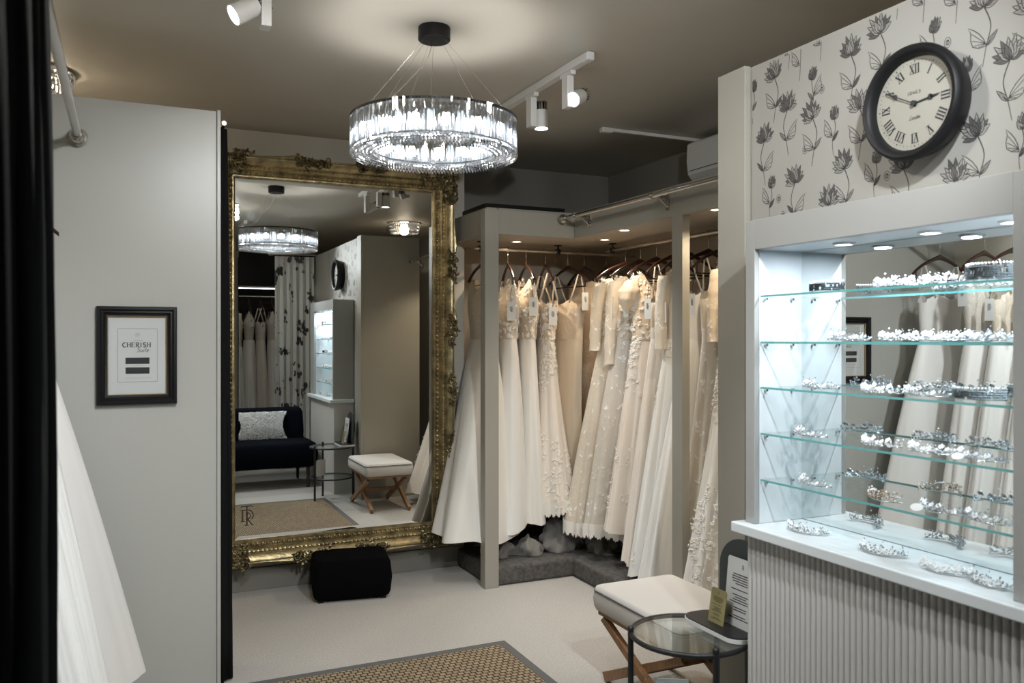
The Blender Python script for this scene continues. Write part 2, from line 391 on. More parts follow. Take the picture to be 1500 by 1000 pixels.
for zx, zy in ((285, 300), (455, 60), (380, 205), (850, 20), (1000, 20), (730, 10), (235, 250)):
    INK[0] = 0.0; c = wz(zx, zy); stem([(c[0] + .006, c[1] + .05), (c[0] + .004, c[1]), (c[0], c[1] - .05)], .0018); fanleaf(c, .6, .8, -1)
for zx, zy in ((387, 408), (310, 685), (190, 910), (685, 805), (963, 195), (210, 985)): emblem(wz(zx, zy))
# the pattern is clipped to the paper's own edge
keep = []; lim_z0, lim_z1 = 1.801, PT - .005
for f, mi in zip(wp.f, wp.m):
    cs = [wp.v[i] for i in f]
    keep.append(mi == 0 and len(f) == 4 and abs(cs[0][0] - 1.9485) < .0012 and max(abs(cs[0][2] - c[2]) for c in cs) > .3 or all(lim_z0 < c[2] < lim_z1 and .93 < c[1] < 2.255 for c in cs) or len(wp.f) and f in wp.f[:6])
wp.f, wp.m = [f for f, k in zip(wp.f, keep) if k], [q for q, k in zip(wp.m, keep) if k]
struct(wp.build('trim_2', [M['paper'], M['ink'], M['inkgrey']]))['label'] = 'cream wallpaper with grey flowers'

# ---------------------------------------------------------------- fitted closet
c = thing('fitted_closet', 'sage grey L-shaped open closet frame over the hanging gowns', 'closet', (2.48, 4.46, 0))
m = MB(); m.box(1.90, 2.48, 4.46, 4.49, 2.058, 2.20); m.box(1.90, 1.93, 4.49, YB - .002, 2.058, 2.20); m.build('header_board', M['joinery'], c, bevel=.002)
m = MB(); m.box(2.482, 2.512, 2.43, 4.49, 2.058, 2.20); m.build('header_board', M['joinery'], c, bevel=.002)
m = MB(); m.box(1.905, 1.97, 4.49, YB - .005, 2.065, 2.08); m.box(1.976, 3.245, 4.492, YA - .005, 2.065, 2.08); m.box(2.514, 3.245, 2.42, 4.49, 2.065, 2.08); m.build('soffit_board', M['closet_in'], c)
m = MB(); m.box(1.905, 1.97, 4.47, YB - .005, 2.20, 2.212); m.box(1.976, 3.245, 4.47, YA - .005, 2.20, 2.212); m.box(2.49, 3.245, 2.42, 4.468, 2.20, 2.212); m.build('top_board', M['joinery'], c)
m = MB(); m.box(1.885, 1.972, 4.45, 4.52, 0, 2.20); m.build('post', M['joinery'], c, bevel=.002)
m = MB(); m.box(2.478, 2.523, 3.372, 3.458, 0, 2.06); m.build('post', M['joinery'], c, bevel=.002)
m = MB(); m.box(1.976, 3.245, YA - .02, YA - .003, .12, 2.065); m.build('back_panel', M['closet_in'], c)
m = MB(); m.box(3.228, 3.247, 2.42, YA - .02, .12, 2.065); m.build('back_panel', M['closet_in'], c)
def downlight(parent, x, y, z, r, lens, col, power, spot=2.4, rm='white'):
    m = MB(); n = 28; prof = [(r * .72, z - .001), (r * .78, z - .006), (r, z - .005), (r * 1.02, z)]
    m.loft([[(x + q * cos(2 * pi * j / n), y + q * sin(2 * pi * j / n), zz) for j in range(n)] for q, zz in prof], True, False, False)
    ring = m.build('downlight', M[rm], parent, smooth=50)
    m = MB(); m.add([(x + r * .73 * cos(2 * pi * j / n), y + r * .73 * sin(2 * pi * j / n), z - .003) for j in range(n)], [tuple(range(n - 1, -1, -1))]); m.build('lens', M[lens], ring)
    ld = bpy.data.lights.new('downlight_lamp', 'SPOT' if spot < 3 else 'AREA'); ld.energy = power; ld.color = col
    if spot < 3: ld.spot_size = spot; ld.spot_blend = .6
    if spot < 3: ld.shadow_soft_size = r * .6
    else: ld.shape = 'DISK'; ld.size = r * 1.45
    lo = bpy.data.objects.new('downlight_lamp', ld); link(lo); lo.location = (x, y, z - .012 if spot < 3 else z - .0075)
    return ring
for x, y in ((2.70, 4.47), (2.563, 4.03), (2.55, 3.2), (2.25, 4.80), (2.60, 2.75)): downlight(c, x, y, 2.065, .037, 'lens_warm', WARM, P_CLOSET)
# hanging rails
def rail(name, label, p, q, hangers, z_top):
    t = thing(name, label, 'clothes rail', p)
    m = MB(); m.tube([p, q], .0125, 14); m.build('tube', M['chrome'], t, smooth=40)
    for h in hangers:
        hp = Vector(p).lerp(Vector(q), h)
        m = MB(); m.cyl((hp.x, hp.y, hp.z), (hp.x, hp.y, z_top), .005, 8); m.cyl((hp.x, hp.y, z_top - .006), (hp.x, hp.y, z_top), .026, 16); m.cyl((hp.x, hp.y, hp.z - .018), (hp.x, hp.y, hp.z + .018), .018, 12)
        m.build('drop_support', M['blackmetal'], t, smooth=40)
    return t
RZ = 2.02
rail('hanging_rail', 'nickel rail along the alcove back inside the closet', (2.0, 4.9, RZ), (3.2, 4.9, RZ), (.04, .5), 2.066)
rail('hanging_rail', 'nickel rail running along the right side of the closet', (2.87, 4.72, RZ), (2.87, 2.45, RZ), (.03, .55), 2.066)
# carpeted step under the gowns
m = MB(); m.box(1.92, 3.24, 4.47, 4.99, 0.001, .115); m.box(1.98, 3.24, 4.99, 5.30, .001, .115); m.box(2.47, 3.24, 2.42, 4.47, .001, .115)
tag(m.build('carpeted_step', M['plinth'], bevel=.02, seg=3), 'low step in charcoal carpet under the closet gowns', 'step')
# board lying on the closet
m = MB(); m.box(1.96, 2.50, 4.62, 5.1, 2.2125, 2.262); tag(m.build('storage_board', M['black'], bevel=.002), 'long dark board lying on top of the closet header', 'board')

# ---------------------------------------------------------------- curtain poles
def pole(name, label, p, q, r=.0125, brackets=(), fin=True, flange=None):
    t = thing(name, label, 'curtain pole', p); p = Vector(p); q = Vector(q); d = (q - p).normalized()
    m = MB(); m.tube([p, q], r, 16); m.build('tube', M['chrome'], t, smooth=40)
    if fin:
        m = MB(); m.ball(p, .028, 16, 10); m.cyl(p + d * .02, p + d * .04, .018, 14); m.build('finial', M['chrome'], t, smooth=40)
    for b, wall in brackets:                  # wall: vector from pole to wall
        c0 = p + (q - p) * b; w = Vector(wall)
        m = MB(); m.tube([c0, c0 + w * .55, c0 + w], .007, 8); m.tube([c0 + w * .4, c0 + w + Vector((0, 0, -.05))], .004, 8)
        e = c0 + w; nx = w.normalized()
        m.box(e.x - .004 - abs(nx.y) * .008, e.x + .002 + abs(nx.y) * .008, e.y - .004 - abs(nx.x) * .008, e.y + .004 + abs(nx.x) * .008, e.z - .065, e.z + .03)
        m.tube([c0 - d * .009, c0 + d * .009], r * 1.45, 16); m.build('bracket', M['chrome'], t, smooth=40)
    if flange is not None:
        f = Vector(flange); m = MB(); m.cyl(f, f + (q - p).normalized() * .012, .034, 24); m.ball(f + (q - p).normalized() * .014, .022, 14, 8); m.build('wall_flange', M['chrome'], t, smooth=40)
    return t
pole('curtain_pole', 'nickel curtain pole fixed across the closet header with a ball end', (2.38, 4.42, 2.165), (2.38, 2.41, 2.155), brackets=((.07, (.10, 0, 0)), (.46, (.10, 0, 0)), (.96, (.10, 0, 0))))
pole('curtain_pole', 'nickel curtain pole meeting the left grey panel near the top', (-.165, 3.555, 2.215), (-.165, .55, 2.215), .015, flange=(-.165, 3.588, 2.215), fin=True)
pole('curtain_pole', 'nickel curtain pole behind the edge of the left grey panel', (.372, 3.66, 2.345), (.372, 4.97, 2.345), .010, fin=False)

# ---------------------------------------------------------------- curtains
def curtain(name, label, mat, path, z0, z1, amp, folds, flare=0.0, hem=True, nz=14, seed=1, thick=.003):
    rnd = random.Random(seed); n = folds * 10; P = [Vector((*p, 0)) for p in path]
    seg = [(P[i + 1] - P[i]).length for i in range(len(P) - 1)]; tot = sum(seg)
    ph = [rnd.uniform(.75, 1.25) for _ in range(folds + 2)]; rows = []
    for k in range(nz + 1):
        z = z0 + (z1 - z0) * k / nz; row = []
        for j in range(n + 1):
            s = j / n * tot; i = 0
            while i < len(seg) - 1 and s > seg[i]: s -= seg[i]; i += 1
            d = (P[i + 1] - P[i]).normalized(); nn = Vector((-d.y, d.x, 0)); p = P[i] + d * s
            a = amp * ph[int(j / 10)] * (1 + flare * (1 - k / nz)) * (1 - .35 * (k / nz) ** 4)
            p = p + nn * (a * sin(2 * pi * j / 10 + .25 * sin(k * .7 + j * .2))) + d * (.3 * a * sin(4 * pi * j / 10))
            row.append((p.x, p.y, z))
        rows.append(row)
    m = MB(); m.loft(rows, closed=False); o = m.build(name, mat, smooth=True, solid=thick)
    if isinstance(label, str): tag(o, label, 'curtain')
    return o
curtain('black_curtain', 'black curtain hanging very near at the left edge of the picture', M['curtain'], [(-.155, 1.60), (-.155, .62)], .015, 2.198, .060, 9, seed=3)
curtain('black_curtain', 'narrow black curtain gathered between left grey panel and gold mirror', M['curtain'], [(.372, 3.675), (.374, 3.90)], .01, 2.334, .024, 4, flare=.6, seed=5)
curtain('patterned_curtain', 'black and white flowered curtain hanging behind the sofa', M['patterned'], [(1.50, .30), (1.92, .34)], .02, 2.36, .035, 6, seed=8)
pole('curtain_pole', 'dark pole carrying the flowered curtain behind the sofa', (1.45, .32, 2.385), (1.945, .32, 2.385), .012)

# ---------------------------------------------------------------- ceiling things
def spot_head(name, label, base, aim, group=None, power=P_SPOT, yaw=0.0, cone=1.25, side=1):
    """track spot: adapter on the track, vertical gear box, tilting lamp head"""
    x, y, z = base; t = thing(name, label, 'spotlight', (x, y, z), group)
    m = MB(); m.box(x - .013, x + .013, y - .05, y + .05, z - .018, z); m.build('adapter', M['white'], t, bevel=.002)
    m = MB(); m.box(x - .016, x + .016, y - .026, y + .026, z - .155, z - .018); m.build('gear_box', M['white'], t, bevel=.002)
    c0 = Vector((x + side * .052, y, z - .10)); d = (Vector(aim) - c0).normalized()
    q = d.to_track_quat('-Z', 'Y').to_matrix().to_4x4(); T = Matrix.Translation(c0) @ q
    m = MB(); m.cyl((x + side * .016, y, z - .10), (c0.x, c0.y, c0.z), .008, 10); m.lathe([(.030, .03), (.032, .025), (.034, -.052), (.0345, -.058), (.031, -.058), (.030, -.05)], 32, T, True, False)
    m.build('lamp_head', M['white'], t, smooth=35)
    m = MB()
    for k in range(14):
        a = 2 * pi * k / 14; R = T @ Matrix.Rotation(a, 4, 'Z'); m.box(.008, .030, -.0016, .0016, .03, .072, R)
    m.lathe([(.012, .03), (.012, .07)], 12, T); m.build('heat_sink', M['steel'], t)
    m = MB(); m.add([(.030 * cos(2 * pi * j / 28), .030 * sin(2 * pi * j / 28), -.054) for j in range(28)], [tuple(range(27, -1, -1))], T); m.build('lens', M['lens_cool'], t)
    ld = bpy.data.lights.new('spot_lamp', 'SPOT'); ld.energy = power; ld.color = (.93, .975, 1); ld.spot_size = cone; ld.spot_blend = .7; ld.shadow_soft_size = .03
    lo = bpy.data.objects.new('spot_lamp', ld); link(lo); lo.matrix_world = Matrix.Translation(c0 + d * .062) @ q
    return t
def track(label, x, y0, y1):
    t = thing('ceiling_track', label, 'lighting track', (x, y0, H))
    m = MB(); m.box(x - .017, x + .017, y0, y1, H - .034, H - .001); m.build('rail_profile', M['white'], t, bevel=.002)
    m = MB(); m.box(x - .018, x + .018, y0 - .03, y0 + .02, H - .036, H - .001); m.build('end_cap', M['white'], t, bevel=.004)
track('white track on the ceiling right of the ring chandelier', 1.757, 3.05, 4.25)
zt = H - .034
spot_head('track_spotlight', 'white track spotlight tilted towards the camera, front one right of chandelier', (1.757, 3.22, zt), (-.6, 1.6, 1.2), power=P_SPOT)
spot_head('track_spotlight', 'white track spotlight pointing straight down, right of the chandelier', (1.757, 3.58, zt), (1.80, 3.50, 0), power=P_SPOT * .8, side=1)
spot_head('track_spotlight', 'white track spotlight hidden behind the ring chandelier, seen in mirror', (1.757, 4.02, zt), (2.45, 3.9, .9), power=P_SPOT * .7)
track('white track at the top left of the ceiling, mostly above the picture', .405, 1.2, 2.92)
spot_head('track_spotlight', 'lone white spotlight at the top left of the ceiling', (.412, 2.80, zt), (-1.2, 2.6, 1.5), power=P_SPOT * .8, side=-1)
spot_head('track_spotlight', 'white spotlight above the picture, aimed at left grey panel', (.412, 1.55, zt), (.0, 3.6, 1.0), power=P_SPOT * .75, cone=1.6)
spot_head('track_spotlight', 'unseen spotlight added above the picture to brighten the fluted cabinet base', (.405, 2.10, zt), (1.75, 1.5, .25), power=P_SPOT * 1.0, cone=1.1)  # added out of view to light the flutes from the front
spot_head('track_spotlight', 'unseen spotlight added above the picture to brighten the left gown rack', (.405, 1.80, zt), (-.40, 2.75, .9), power=P_SPOT * .9, cone=1.4, side=-1)  # extra lamp, added to brighten the gowns seen in the cabinet mirror
track('white track added over the sofa for the fill spotlights', 1.10, -.6, 1.0)  # this track and its two spotlights are added as fill light
spot_head('track_spotlight', 'added fill spotlight over the sofa aimed at the closet gowns', (1.10, .75, zt), (2.5, 3.9, 1.0), power=P_SPOT * 1.5, cone=1.4)
spot_head('track_spotlight', 'added fill spotlight over the sofa aimed at the rug', (1.10, .2, zt), (.9, 2.9, .3), power=P_SPOT * 1.2, cone=1.7)
# cable conduit
t = thing('cable_conduit', 'thin white cable conduit on the ceiling leading to the air conditioner', 'conduit', (2.45, 4.08, H))
m = MB(); m.box(2.50, 3.24, 4.072, 4.092, H - .02, H - .001); m.build('channel', M['plastic'], t, bevel=.002)
m = MB(); m.box(2.44, 2.51, 4.062, 4.102, H - .03, H - .001); m.build('junction_box', M['plastic'], t, bevel=.006)
# air conditioner
t = thing('air_conditioner', 'white wall air conditioner high above the closet', 'air conditioner', (3.14, 3.7, 2.40))
prof = [(3.247, 2.615), (3.06, 2.615), (3.035, 2.60), (3.03, 2.50), (3.04, 2.42), (3.075, 2.385), (3.247, 2.375)]
m = MB(); m.loft([[(x, y, z) for x, z in prof] for y in (3.28, 4.085)], True); m.build('housing', M['plastic'], t, bevel=.006, seg=3)
m = MB(); m.box(3.05, 3.14, 3.33, 4.03, 2.372, 2.382); m.build('air_outlet', M['black'], t)
m = MB(); m.box(3.0275, 3.031, 3.32, 4.05, 2.438, 2.441); m.build('seam', M['inkmid'], t)
m = MB(); m.box(3.0255, 3.0295, 3.68, 3.76, 2.540, 2.547); m.build('badge', M['inkmid'], t)
# ---------------------------------------------------------------- ring chandelier
CX, CY = 1.078, 3.046; RZ0, RZ1 = 2.150, 2.292; RO, RI = .318, .232
t = thing('ring_chandelier', 'round crystal ring chandelier hanging on thin wires below black canopy', 'chandelier', (CX, CY, H))
m = MB(); m.lathe([(.0, H - .052), (.058, H - .052), (.062, H - .048), (.062, H - .004), (.06, H)], 40, Matrix.Translation((CX, CY, 0))); m.build('canopy', M['black'], t, smooth=40)
for a in (200, 235, 20, 75, 130, 310):
    A = radians(a); m = MB(); m.cyl((CX + .045 * cos(A), CY + .045 * sin(A), H - .052), (CX + .30 * cos(A), CY + .30 * sin(A), RZ1 + .004), .0006, 6)
    m.build('suspension_wire', M['chrome'], t)
pts = []
for i in range(25):
    f = i / 24; A = radians(205); r = .01 + .27 * (f ** 1.3); pts.append((CX + r * cos(A) + .006 * sin(f * 9), CY + r * sin(A) + .006 * cos(f * 7), H - .052 + (RZ1 - H + .056) * (f + .10 * sin(f * pi))))
m = MB(); m.tube(pts, .0028, 8); m.build('power_cord', M['glasstint'], t, smooth=True)
def hoop(R, z, w, h, n=96, mat='steel', name='ring_frame'):
    m = MB(); m.loft([[(CX + rr * cos(2 * pi * j / n), CY + rr * sin(2 * pi * j / n), zz) for j in range(n)] for rr, zz in ((R - w, z), (R, z), (R, z + h), (R - w, z + h), (R - w, z))], True, False, False)
    return m.build(name, M[mat], t, smooth=40)
hoop(RO - .004, RZ1 - .008, .004, .010, mat='blackmetal'); hoop(RO - .010, RZ0 + .02, .003, .006, mat='steel')
hoop(RI + .004, RZ1 - .008, .004, .010, mat='blackmetal'); hoop(RI + .010, RZ0 + .02, .003, .006, mat='steel')
m = MB(); n = 72
m.loft([[(CX + rr * cos(2 * pi * j / n), CY + rr * sin(2 * pi * j / n), z) for j in range(n)] for rr, z in ((RO - .022, RZ1 - .004), (RO - .006, RZ1 - .004), (RO - .006, RZ1), (RO - .022, RZ1), (RO - .022, RZ1 - .004))], True, False, False)
m.build('top_plate', M['steel'], t, smooth=40)
NP = 150
def prism_mesh(R, a, z0, z1, w, dpt, m):
    c_, s_ = cos(a), sin(a); tw = random.uniform(-.25, .25); poly = [(R - dpt, -w * .42), (R - dpt * .2, -w * .48), (R + .0015, -w * .16), (R + .0015, w * .16), (R - dpt * .2, w * .48), (R - dpt, w * .42)]
    poly = [(R + (x - R) * cos(tw) - y * sin(tw), (x - R) * sin(tw) + y * cos(tw)) for x, y in poly]
    m.loft([[(CX + x * c_ - y * s_, CY + x * s_ + y * c_, z) for x, y in poly] for z in (z0, z1)], True)
cam_dir = atan2(-CY, -CX); front = sorted(range(NP), key=lambda k: abs((2 * pi * k / NP - cam_dir + pi) % (2 * pi) - pi))
for k in front[:98]:
    m = MB(); prism_mesh(RO, 2 * pi * k / NP, RZ0 + .018, RZ1, 2 * pi * RO / NP, .009, m); m.build('crystal_prism', M['prism'], t)
m = MB()
for k in front[98:]: prism_mesh(RO, 2 * pi * k / NP, RZ0 + .018, RZ1, 2 * pi * RO / NP, .009, m)
m.build('crystal_prisms', M['prism'], t)['kind'] = 'stuff'
m = MB()
for k in range(110): prism_mesh(RI + .009, 2 * pi * k / 110, RZ0 + .018, RZ1, 2 * pi * RI / 110, .008, m)
m.build('inner_prisms', M['prism'], t)['kind'] = 'stuff'
m = MB()
for q in range(7):
    R = RI + .004 + (RO - RI - .006) * q / 6; nb = int(2 * pi * R / .0135); z = RZ0 + .012 - .010 * (q in (0, 6)) - .004 * (q % 2)
    for k in range(nb):
        a = 2 * pi * k / nb + q; x, y = CX + R * cos(a), CY + R * sin(a); s = .0060
        m.add([(x + s * cos(a + i * pi / 2), y + s * sin(a + i * pi / 2), z) for i in range(4)] + [(x, y, z + .006), (x, y, z - .010)],
              [(0, 1, 4), (1, 2, 4), (2, 3, 4), (3, 0, 4), (1, 0, 5), (2, 1, 5), (3, 2, 5), (0, 3, 5)])
m.build('crystal_drops', M['dropcrystal'], t)['kind'] = 'stuff'
NB = 15
for k in range(NB):
    a = 2 * pi * (k + .3) / NB; x, y = CX + .275 * cos(a), CY + .275 * sin(a)
    m = MB(); m.lathe([(.003, RZ1 - .036), (.010, RZ1 - .042), (.011, RZ1 - .062), (.010, RZ1 - .100), (.003, RZ1 - .106)], 12, Matrix.Translation((x, y, 0))); b = m.build('bulb', M['bulb'], t, smooth=True)
    ld = bpy.data.lights.new('bulb_lamp', 'POINT'); ld.energy = P_CHAND / NB; ld.color = (1, .97, .93); ld.shadow_soft_size = .020
    lo = bpy.data.objects.new('bulb_lamp', ld); link(lo); a += pi / NB; lo.location = (CX + .275 * cos(a), CY + .275 * sin(a), RZ0 + .075)

def flush_light(label, x, y, r=.17, power=None):
    t = thing('crystal_ceiling_light', label, 'ceiling light', (x, y, H))
    m = MB(); m.lathe([(r * .95, H - .012), (r, H - .01), (r, H - .001)], 40, Matrix.Translation((x, y, 0))); m.build('ceiling_plate', M['steel'], t, smooth=40)
    m = MB()
    for k in range(44):
        a = 2 * pi * k / 44
        for q in range(3):
            z = H - .018 - q * .034; R = r * .93 - q * .008; m.ball((x + R * cos(a + q * .07), y + R * sin(a + q * .07), z - .012), .0115, 6, 4, 1.4)
    m.build('crystal_strands', M['dropcrystal'], t)['kind'] = 'stuff'
    m = MB(); m.lathe([(.0, H - .05), (.035, H - .045), (.035, H - .02), (.0, H - .013)], 16, Matrix.Translation((x, y, 0)), False, False); m.build('bulb', emit('lit_warm_bulb', (1, .85, .65), 14), t, smooth=True)
    ld = bpy.data.lights.new('flush_lamp', 'POINT'); ld.energy = power or P_FLUSH; ld.color = (1, .95, .87) if power else (1, .82, .6); ld.shadow_soft_size = .05
    lo = bpy.data.objects.new('flush_lamp', ld); link(lo); lo.location = (x, y, H - .075)
flush_light('round crystal ceiling light behind the right partition, seen in the mirror', 2.62, 1.47)
flush_light('unseen crystal ceiling light added above the picture to brighten the ceiling', .72, 1.85, .2, 24)  # added lamp, placed out of view to widen the glow on the ceiling
flush_light('round crystal ceiling light glowing warm over the left grey panel', -.375, 4.28)

# ---------------------------------------------------------------- gold mirror
GX0, GX1, GZ0, GZ1, GY = .552, 1.725, .315, 2.352, 4.905
t = thing('gilt_mirror', 'tall ornate gold framed mirror leaning room wide on the back wall', 'mirror', ((GX0 + GX1) / 2, 4.95, GZ0))
t['label'] = 'huge wall mirror in an ornate antique gold frame'
FWD = .145
def side_frames():
    # (origin corner, direction along, outward normal) of the four sides, in xz
    return [((GX0, GZ0), (1, 0), (0, -1), GX1 - GX0), ((GX1, GZ0), (0, 1), (1, 0), GZ1 - GZ0), ((GX1, GZ1), (-1, 0), (0, 1), GX1 - GX0), ((GX0, GZ1), (0, -1), (-1, 0), GZ1 - GZ0)]
prof = [(-.004, .0), (-.004, -.012), (.004, -.020), (.012, -.020), (.016, -.012), (.018, -.014), (.028, -.020), (.030, -.022), (.036, -.018), (.042, -.024), (.050, -.036), (.060, -.040), (.066, -.034), (.072, -.040), (.092, -.058), (.108, -.062), (.118, -.054), (.126, -.058), (.136, -.060), (.145, -.052), (.145, .08)]
m = MB()
for (ox, oz), (ax, az), (nx, nz), L in side_frames():
    n = 64; rings = []
    for i in range(n + 1):
        s = i / n; row = []
        for d, y in prof:
            wob = 0
            if d > .11:                       # outer lip swells between the corner and side carvings
                k = 2 if L < 1.5 else 4
                wob = -.022 * abs(sin(pi * s * (k + 1))) ** .8 * (1 if 0 < i < n else 0) * (1 if y <= 0 else 1) + .0
                wob *= (d - .11) / .035
            dd = d + wob; a = -d + s * (L + 2 * d)
            row.append((ox + ax * a + nx * dd, GY + y, oz + az * a + nz * dd))
        rings.append(row)
    m.loft(rings, closed=False)
m.build('frame', M['gold'], t, smooth=35)
m = MB()
for (ox, oz), (ax, az), (nx, nz), L in side_frames():
    n = int((L + .05) / .029)
    for i in range(n + 1):
        a = -.022 + (L + .044) * i / n; m.ball((ox + ax * a + nx * .0225, GY - .022, oz + az * a + nz * .0225), .0105, 10, 6)
m.build('bead_moulding', M['gold'], t, smooth=True); m = MB()
for (ox, oz), (ax, az), (nx, nz), L in side_frames():
    n = int((L + .1) / .024)
    for i in range(n + 1):
        a = -.055 + (L + .11) * i / n; m.ball((ox + ax * a + nx * .056, GY - .039, oz + az * a + nz * .056), .0078, 8, 5)
m.build('bead_moulding', M['gold'], t, smooth=True)
def acanthus(cx, cz, ux, uz, seed, size=1.0, n=26, corner=True):
    """carved cluster of curling leaves spreading along directions u (xz)"""
    r = random.Random(seed); m = MB()
    for i in range(n):
        a0 = r.uniform(0, 2 * pi); rad = r.uniform(.0, .055) * size
        if corner:
            s = r.random(); k = r.choice((0, 1)); ext = r.uniform(-.03, .13) * size
            px = cx + (ux * ext if k == 0 else r.uniform(-.035, .035) * size); pz = cz + (uz * ext if k == 1 else r.uniform(-.035, .035) * size)
        else:
            px = cx + ux * r.uniform(-.09, .09) * size + uz * r.uniform(-.022, .022) * size; pz = cz + uz * r.uniform(-.09, .09) * size + ux * r.uniform(-.022, .022) * size
        rr = r.uniform(.010, .022) * size; tw = r.choice((-1, 1)); pts = []
        for j in range(11):
            f = j / 10; a = a0 + tw * f * 5.0; q = rr * (1 - .75 * f)
            pts.append((px + q * cos(a), GY - .060 - .014 * sin(f * pi), pz + q * sin(a)))
        m.tube(pts, lambda f, rr=rr: rr * .30 * (1 - .6 * f), 7)
        m.ball(pts[-1], rr * .28, 7, 5)
        if i % 2: m.leaf(pts[0], (cos(a0 + 1), -.15, sin(a0 + 1)), (0, -1, 0), rr * 1.6, rr * .9, .006)
    return m
o = .088
for i, (cx, cz, ux, uz) in enumerate(((GX0 - o, GZ0 - o, 1, 1), (GX1 + o, GZ0 - o, -1, 1), (GX1 + o, GZ1 + o, -1, -1), (GX0 - o, GZ1 + o, 1, -1))):
    acanthus(cx, cz, ux, uz, 20 + i, 1.25, 80).build('corner_carving', M['golddark'], t, smooth=50)
for f in (.36, .66):
    for z in (GZ0 - .105, GZ1 + .105): acanthus(GX0 + (GX1 - GX0) * f, z, 1, 0, int(f * 100 + z * 10), 1.0, 34, False).build('side_carving', M['golddark'], t, smooth=50)
for f in (.22, .40, .58, .78):
    for x in (GX0 - .105, GX1 + .105): acanthus(x, GZ0 + (GZ1 - GZ0) * f, 0, 1, int(f * 90 + x * 10), 1.0, 34, False).build('side_carving', M['golddark'], t, smooth=50)
bv = .024; m = MB()      # bevelled plate: flat field and four slightly tilted bevels
fy, ey = GY - .003, GY - .0023
a = [(GX0, ey, GZ0), (GX1, ey, GZ0), (GX1, ey, GZ1), (GX0, ey, GZ1)]; b = [(GX0 + bv, fy, GZ0 + bv), (GX1 - bv, fy, GZ0 + bv), (GX1 - bv, fy, GZ1 - bv), (GX0 + bv, fy, GZ1 - bv)]
bk = [(x, GY + .003, z) for x, y, z in a]
m.add(a + b + bk, [(4, 5, 6, 7), (0, 1, 5, 4), (1, 2, 6, 5), (2, 3, 7, 6), (3, 0, 4, 7), (8, 9, 1, 0), (9, 10, 2, 1), (10, 11, 3, 2), (11, 8, 0, 3), (11, 10, 9, 8)])
m.build('mirror_glass', M['mirror'], t)
# TRD monogram, serif strokes
def serif(m, P, x, z, s, w=.13):
    def R(pts, ww=w): m.ribbon([(x + a * s, z + b * s) for a, b in pts], ww * s, P)
    R([(-.42, .62), (-.36, .70), (.36, .70), (.42, .62)], .07); R([(0, .70), (0, .10)], .10)           # T
    R([(-.30, .42), (-.30, -.38)], .11); R([(-.44, -.38), (-.14, -.38)], .05); R([(-.44, .42), (-.05, .42)], .05)          # D stem
    R([(.05, .42)] + [(.05 + .40 * sin(pi * k / 12), .02 + .40 * cos(pi * k / 12)) for k in range(10)], .08)                 # D bowl
    R([(.0, .22), (0, -.68)], .12); R([(-.15, -.68), (.15, -.68)], .05)
    R([(0, .22)] + [(.02 + .24 * sin(pi * k / 8), 0 + .22 * cos(pi * k / 8)) for k in range(9)] + [(0, -.22)], .07); R([(.06, -.22), (.34, -.66), (.46, -.66)], .10)
m = MB(); serif(m, lambda a, b: (a, fy - .0006, b), GX0 + .068, GZ0 + .135, .078); m.build('monogram', pbr('etched_monogram', (.07, .05, .03), .6), t)

# ---------------------------------------------------------------- wall clock
cy, cz, fx = 1.566, 2.073, 1.885
t = thing('wall_clock', 'round black wall clock with cream roman numeral dial', 'clock', (1.947, cy, cz))
Tm = Matrix.Translation((1.947, cy, cz)) @ Matrix.Rotation(radians(-90), 4, 'Y')     # local z -> -X (out of the wall), local x -> z up
m = MB(); m.lathe([(.128, 0), (.138, .01), (.150, .045), (.153, .060), (.150, .072), (.143, .078), (.134, .076), (.128, .070), (.1235, .056), (.1235, .040)], 72, Tm, True, False); m.build('case', M['black'], t, smooth=40)
FO = .046
m = MB(); m.lathe([(.0, FO), (.125, FO)], 64, Tm, False, False); m.build('dial', M['cream'], t)
def cp(a, b, off): return (1.947 - FO - off, cy - a, cz + b)        # a to the right as read, b up
def rotc(pts, ang, r0): # local (x,y), y outward, placed at radius and rotated clockwise by ang
    out = []
    for x, y in pts:
        yy = y + r0; out.append((x * cos(ang) + yy * sin(ang), -x * sin(ang) + yy * cos(ang)))
    return out
m = MB(); Pc = lambda a, b: cp(a, b, .0008)
NUM = ['XII', 'I', 'II', 'III', 'IIII', 'V', 'VI', 'VII', 'VIII', 'IX', 'X', 'XI']
for h, s in enumerate(NUM):
    m = MB()
    ang = radians(30 * h); wd = {'I': .0085, 'V': .015, 'X': .015}; tot = sum(wd[q] for q in s); x = -tot / 2; hh = .0125
    for q in s:
        w = wd[q]; xc = x + w / 2; x += w
        if q == 'I': m.ribbon(rotc([(xc, -hh), (xc, hh)], ang, .092), .0042, Pc)
        elif q == 'V': m.ribbon(rotc([(xc - .006, hh), (xc, -hh)], ang, .092), .0042, Pc); m.ribbon(rotc([(xc + .006, hh), (xc, -hh)], ang, .092), .0018, Pc)
        else: m.ribbon(rotc([(xc - .006, hh), (xc + .006, -hh)], ang, .092), .0042, Pc); m.ribbon(rotc([(xc + .006, hh), (xc - .006, -hh)], ang, .092), .0018, Pc)
    for e in (-hh, hh): m.ribbon(rotc([(-tot / 2 + .0012, e), (tot / 2 - .0012, e)], ang, .092), .0012, Pc)
    m.build('numeral', M['ink2'], t)
m = MB()
for k in range(60): m.ribbon(rotc([(0, -.0015), (0, .0015 if k % 5 else .003)], radians(6 * k), .112), .0028 if k % 5 == 0 else .0015, Pc)
m.build('minute_track', M['ink2'], t)
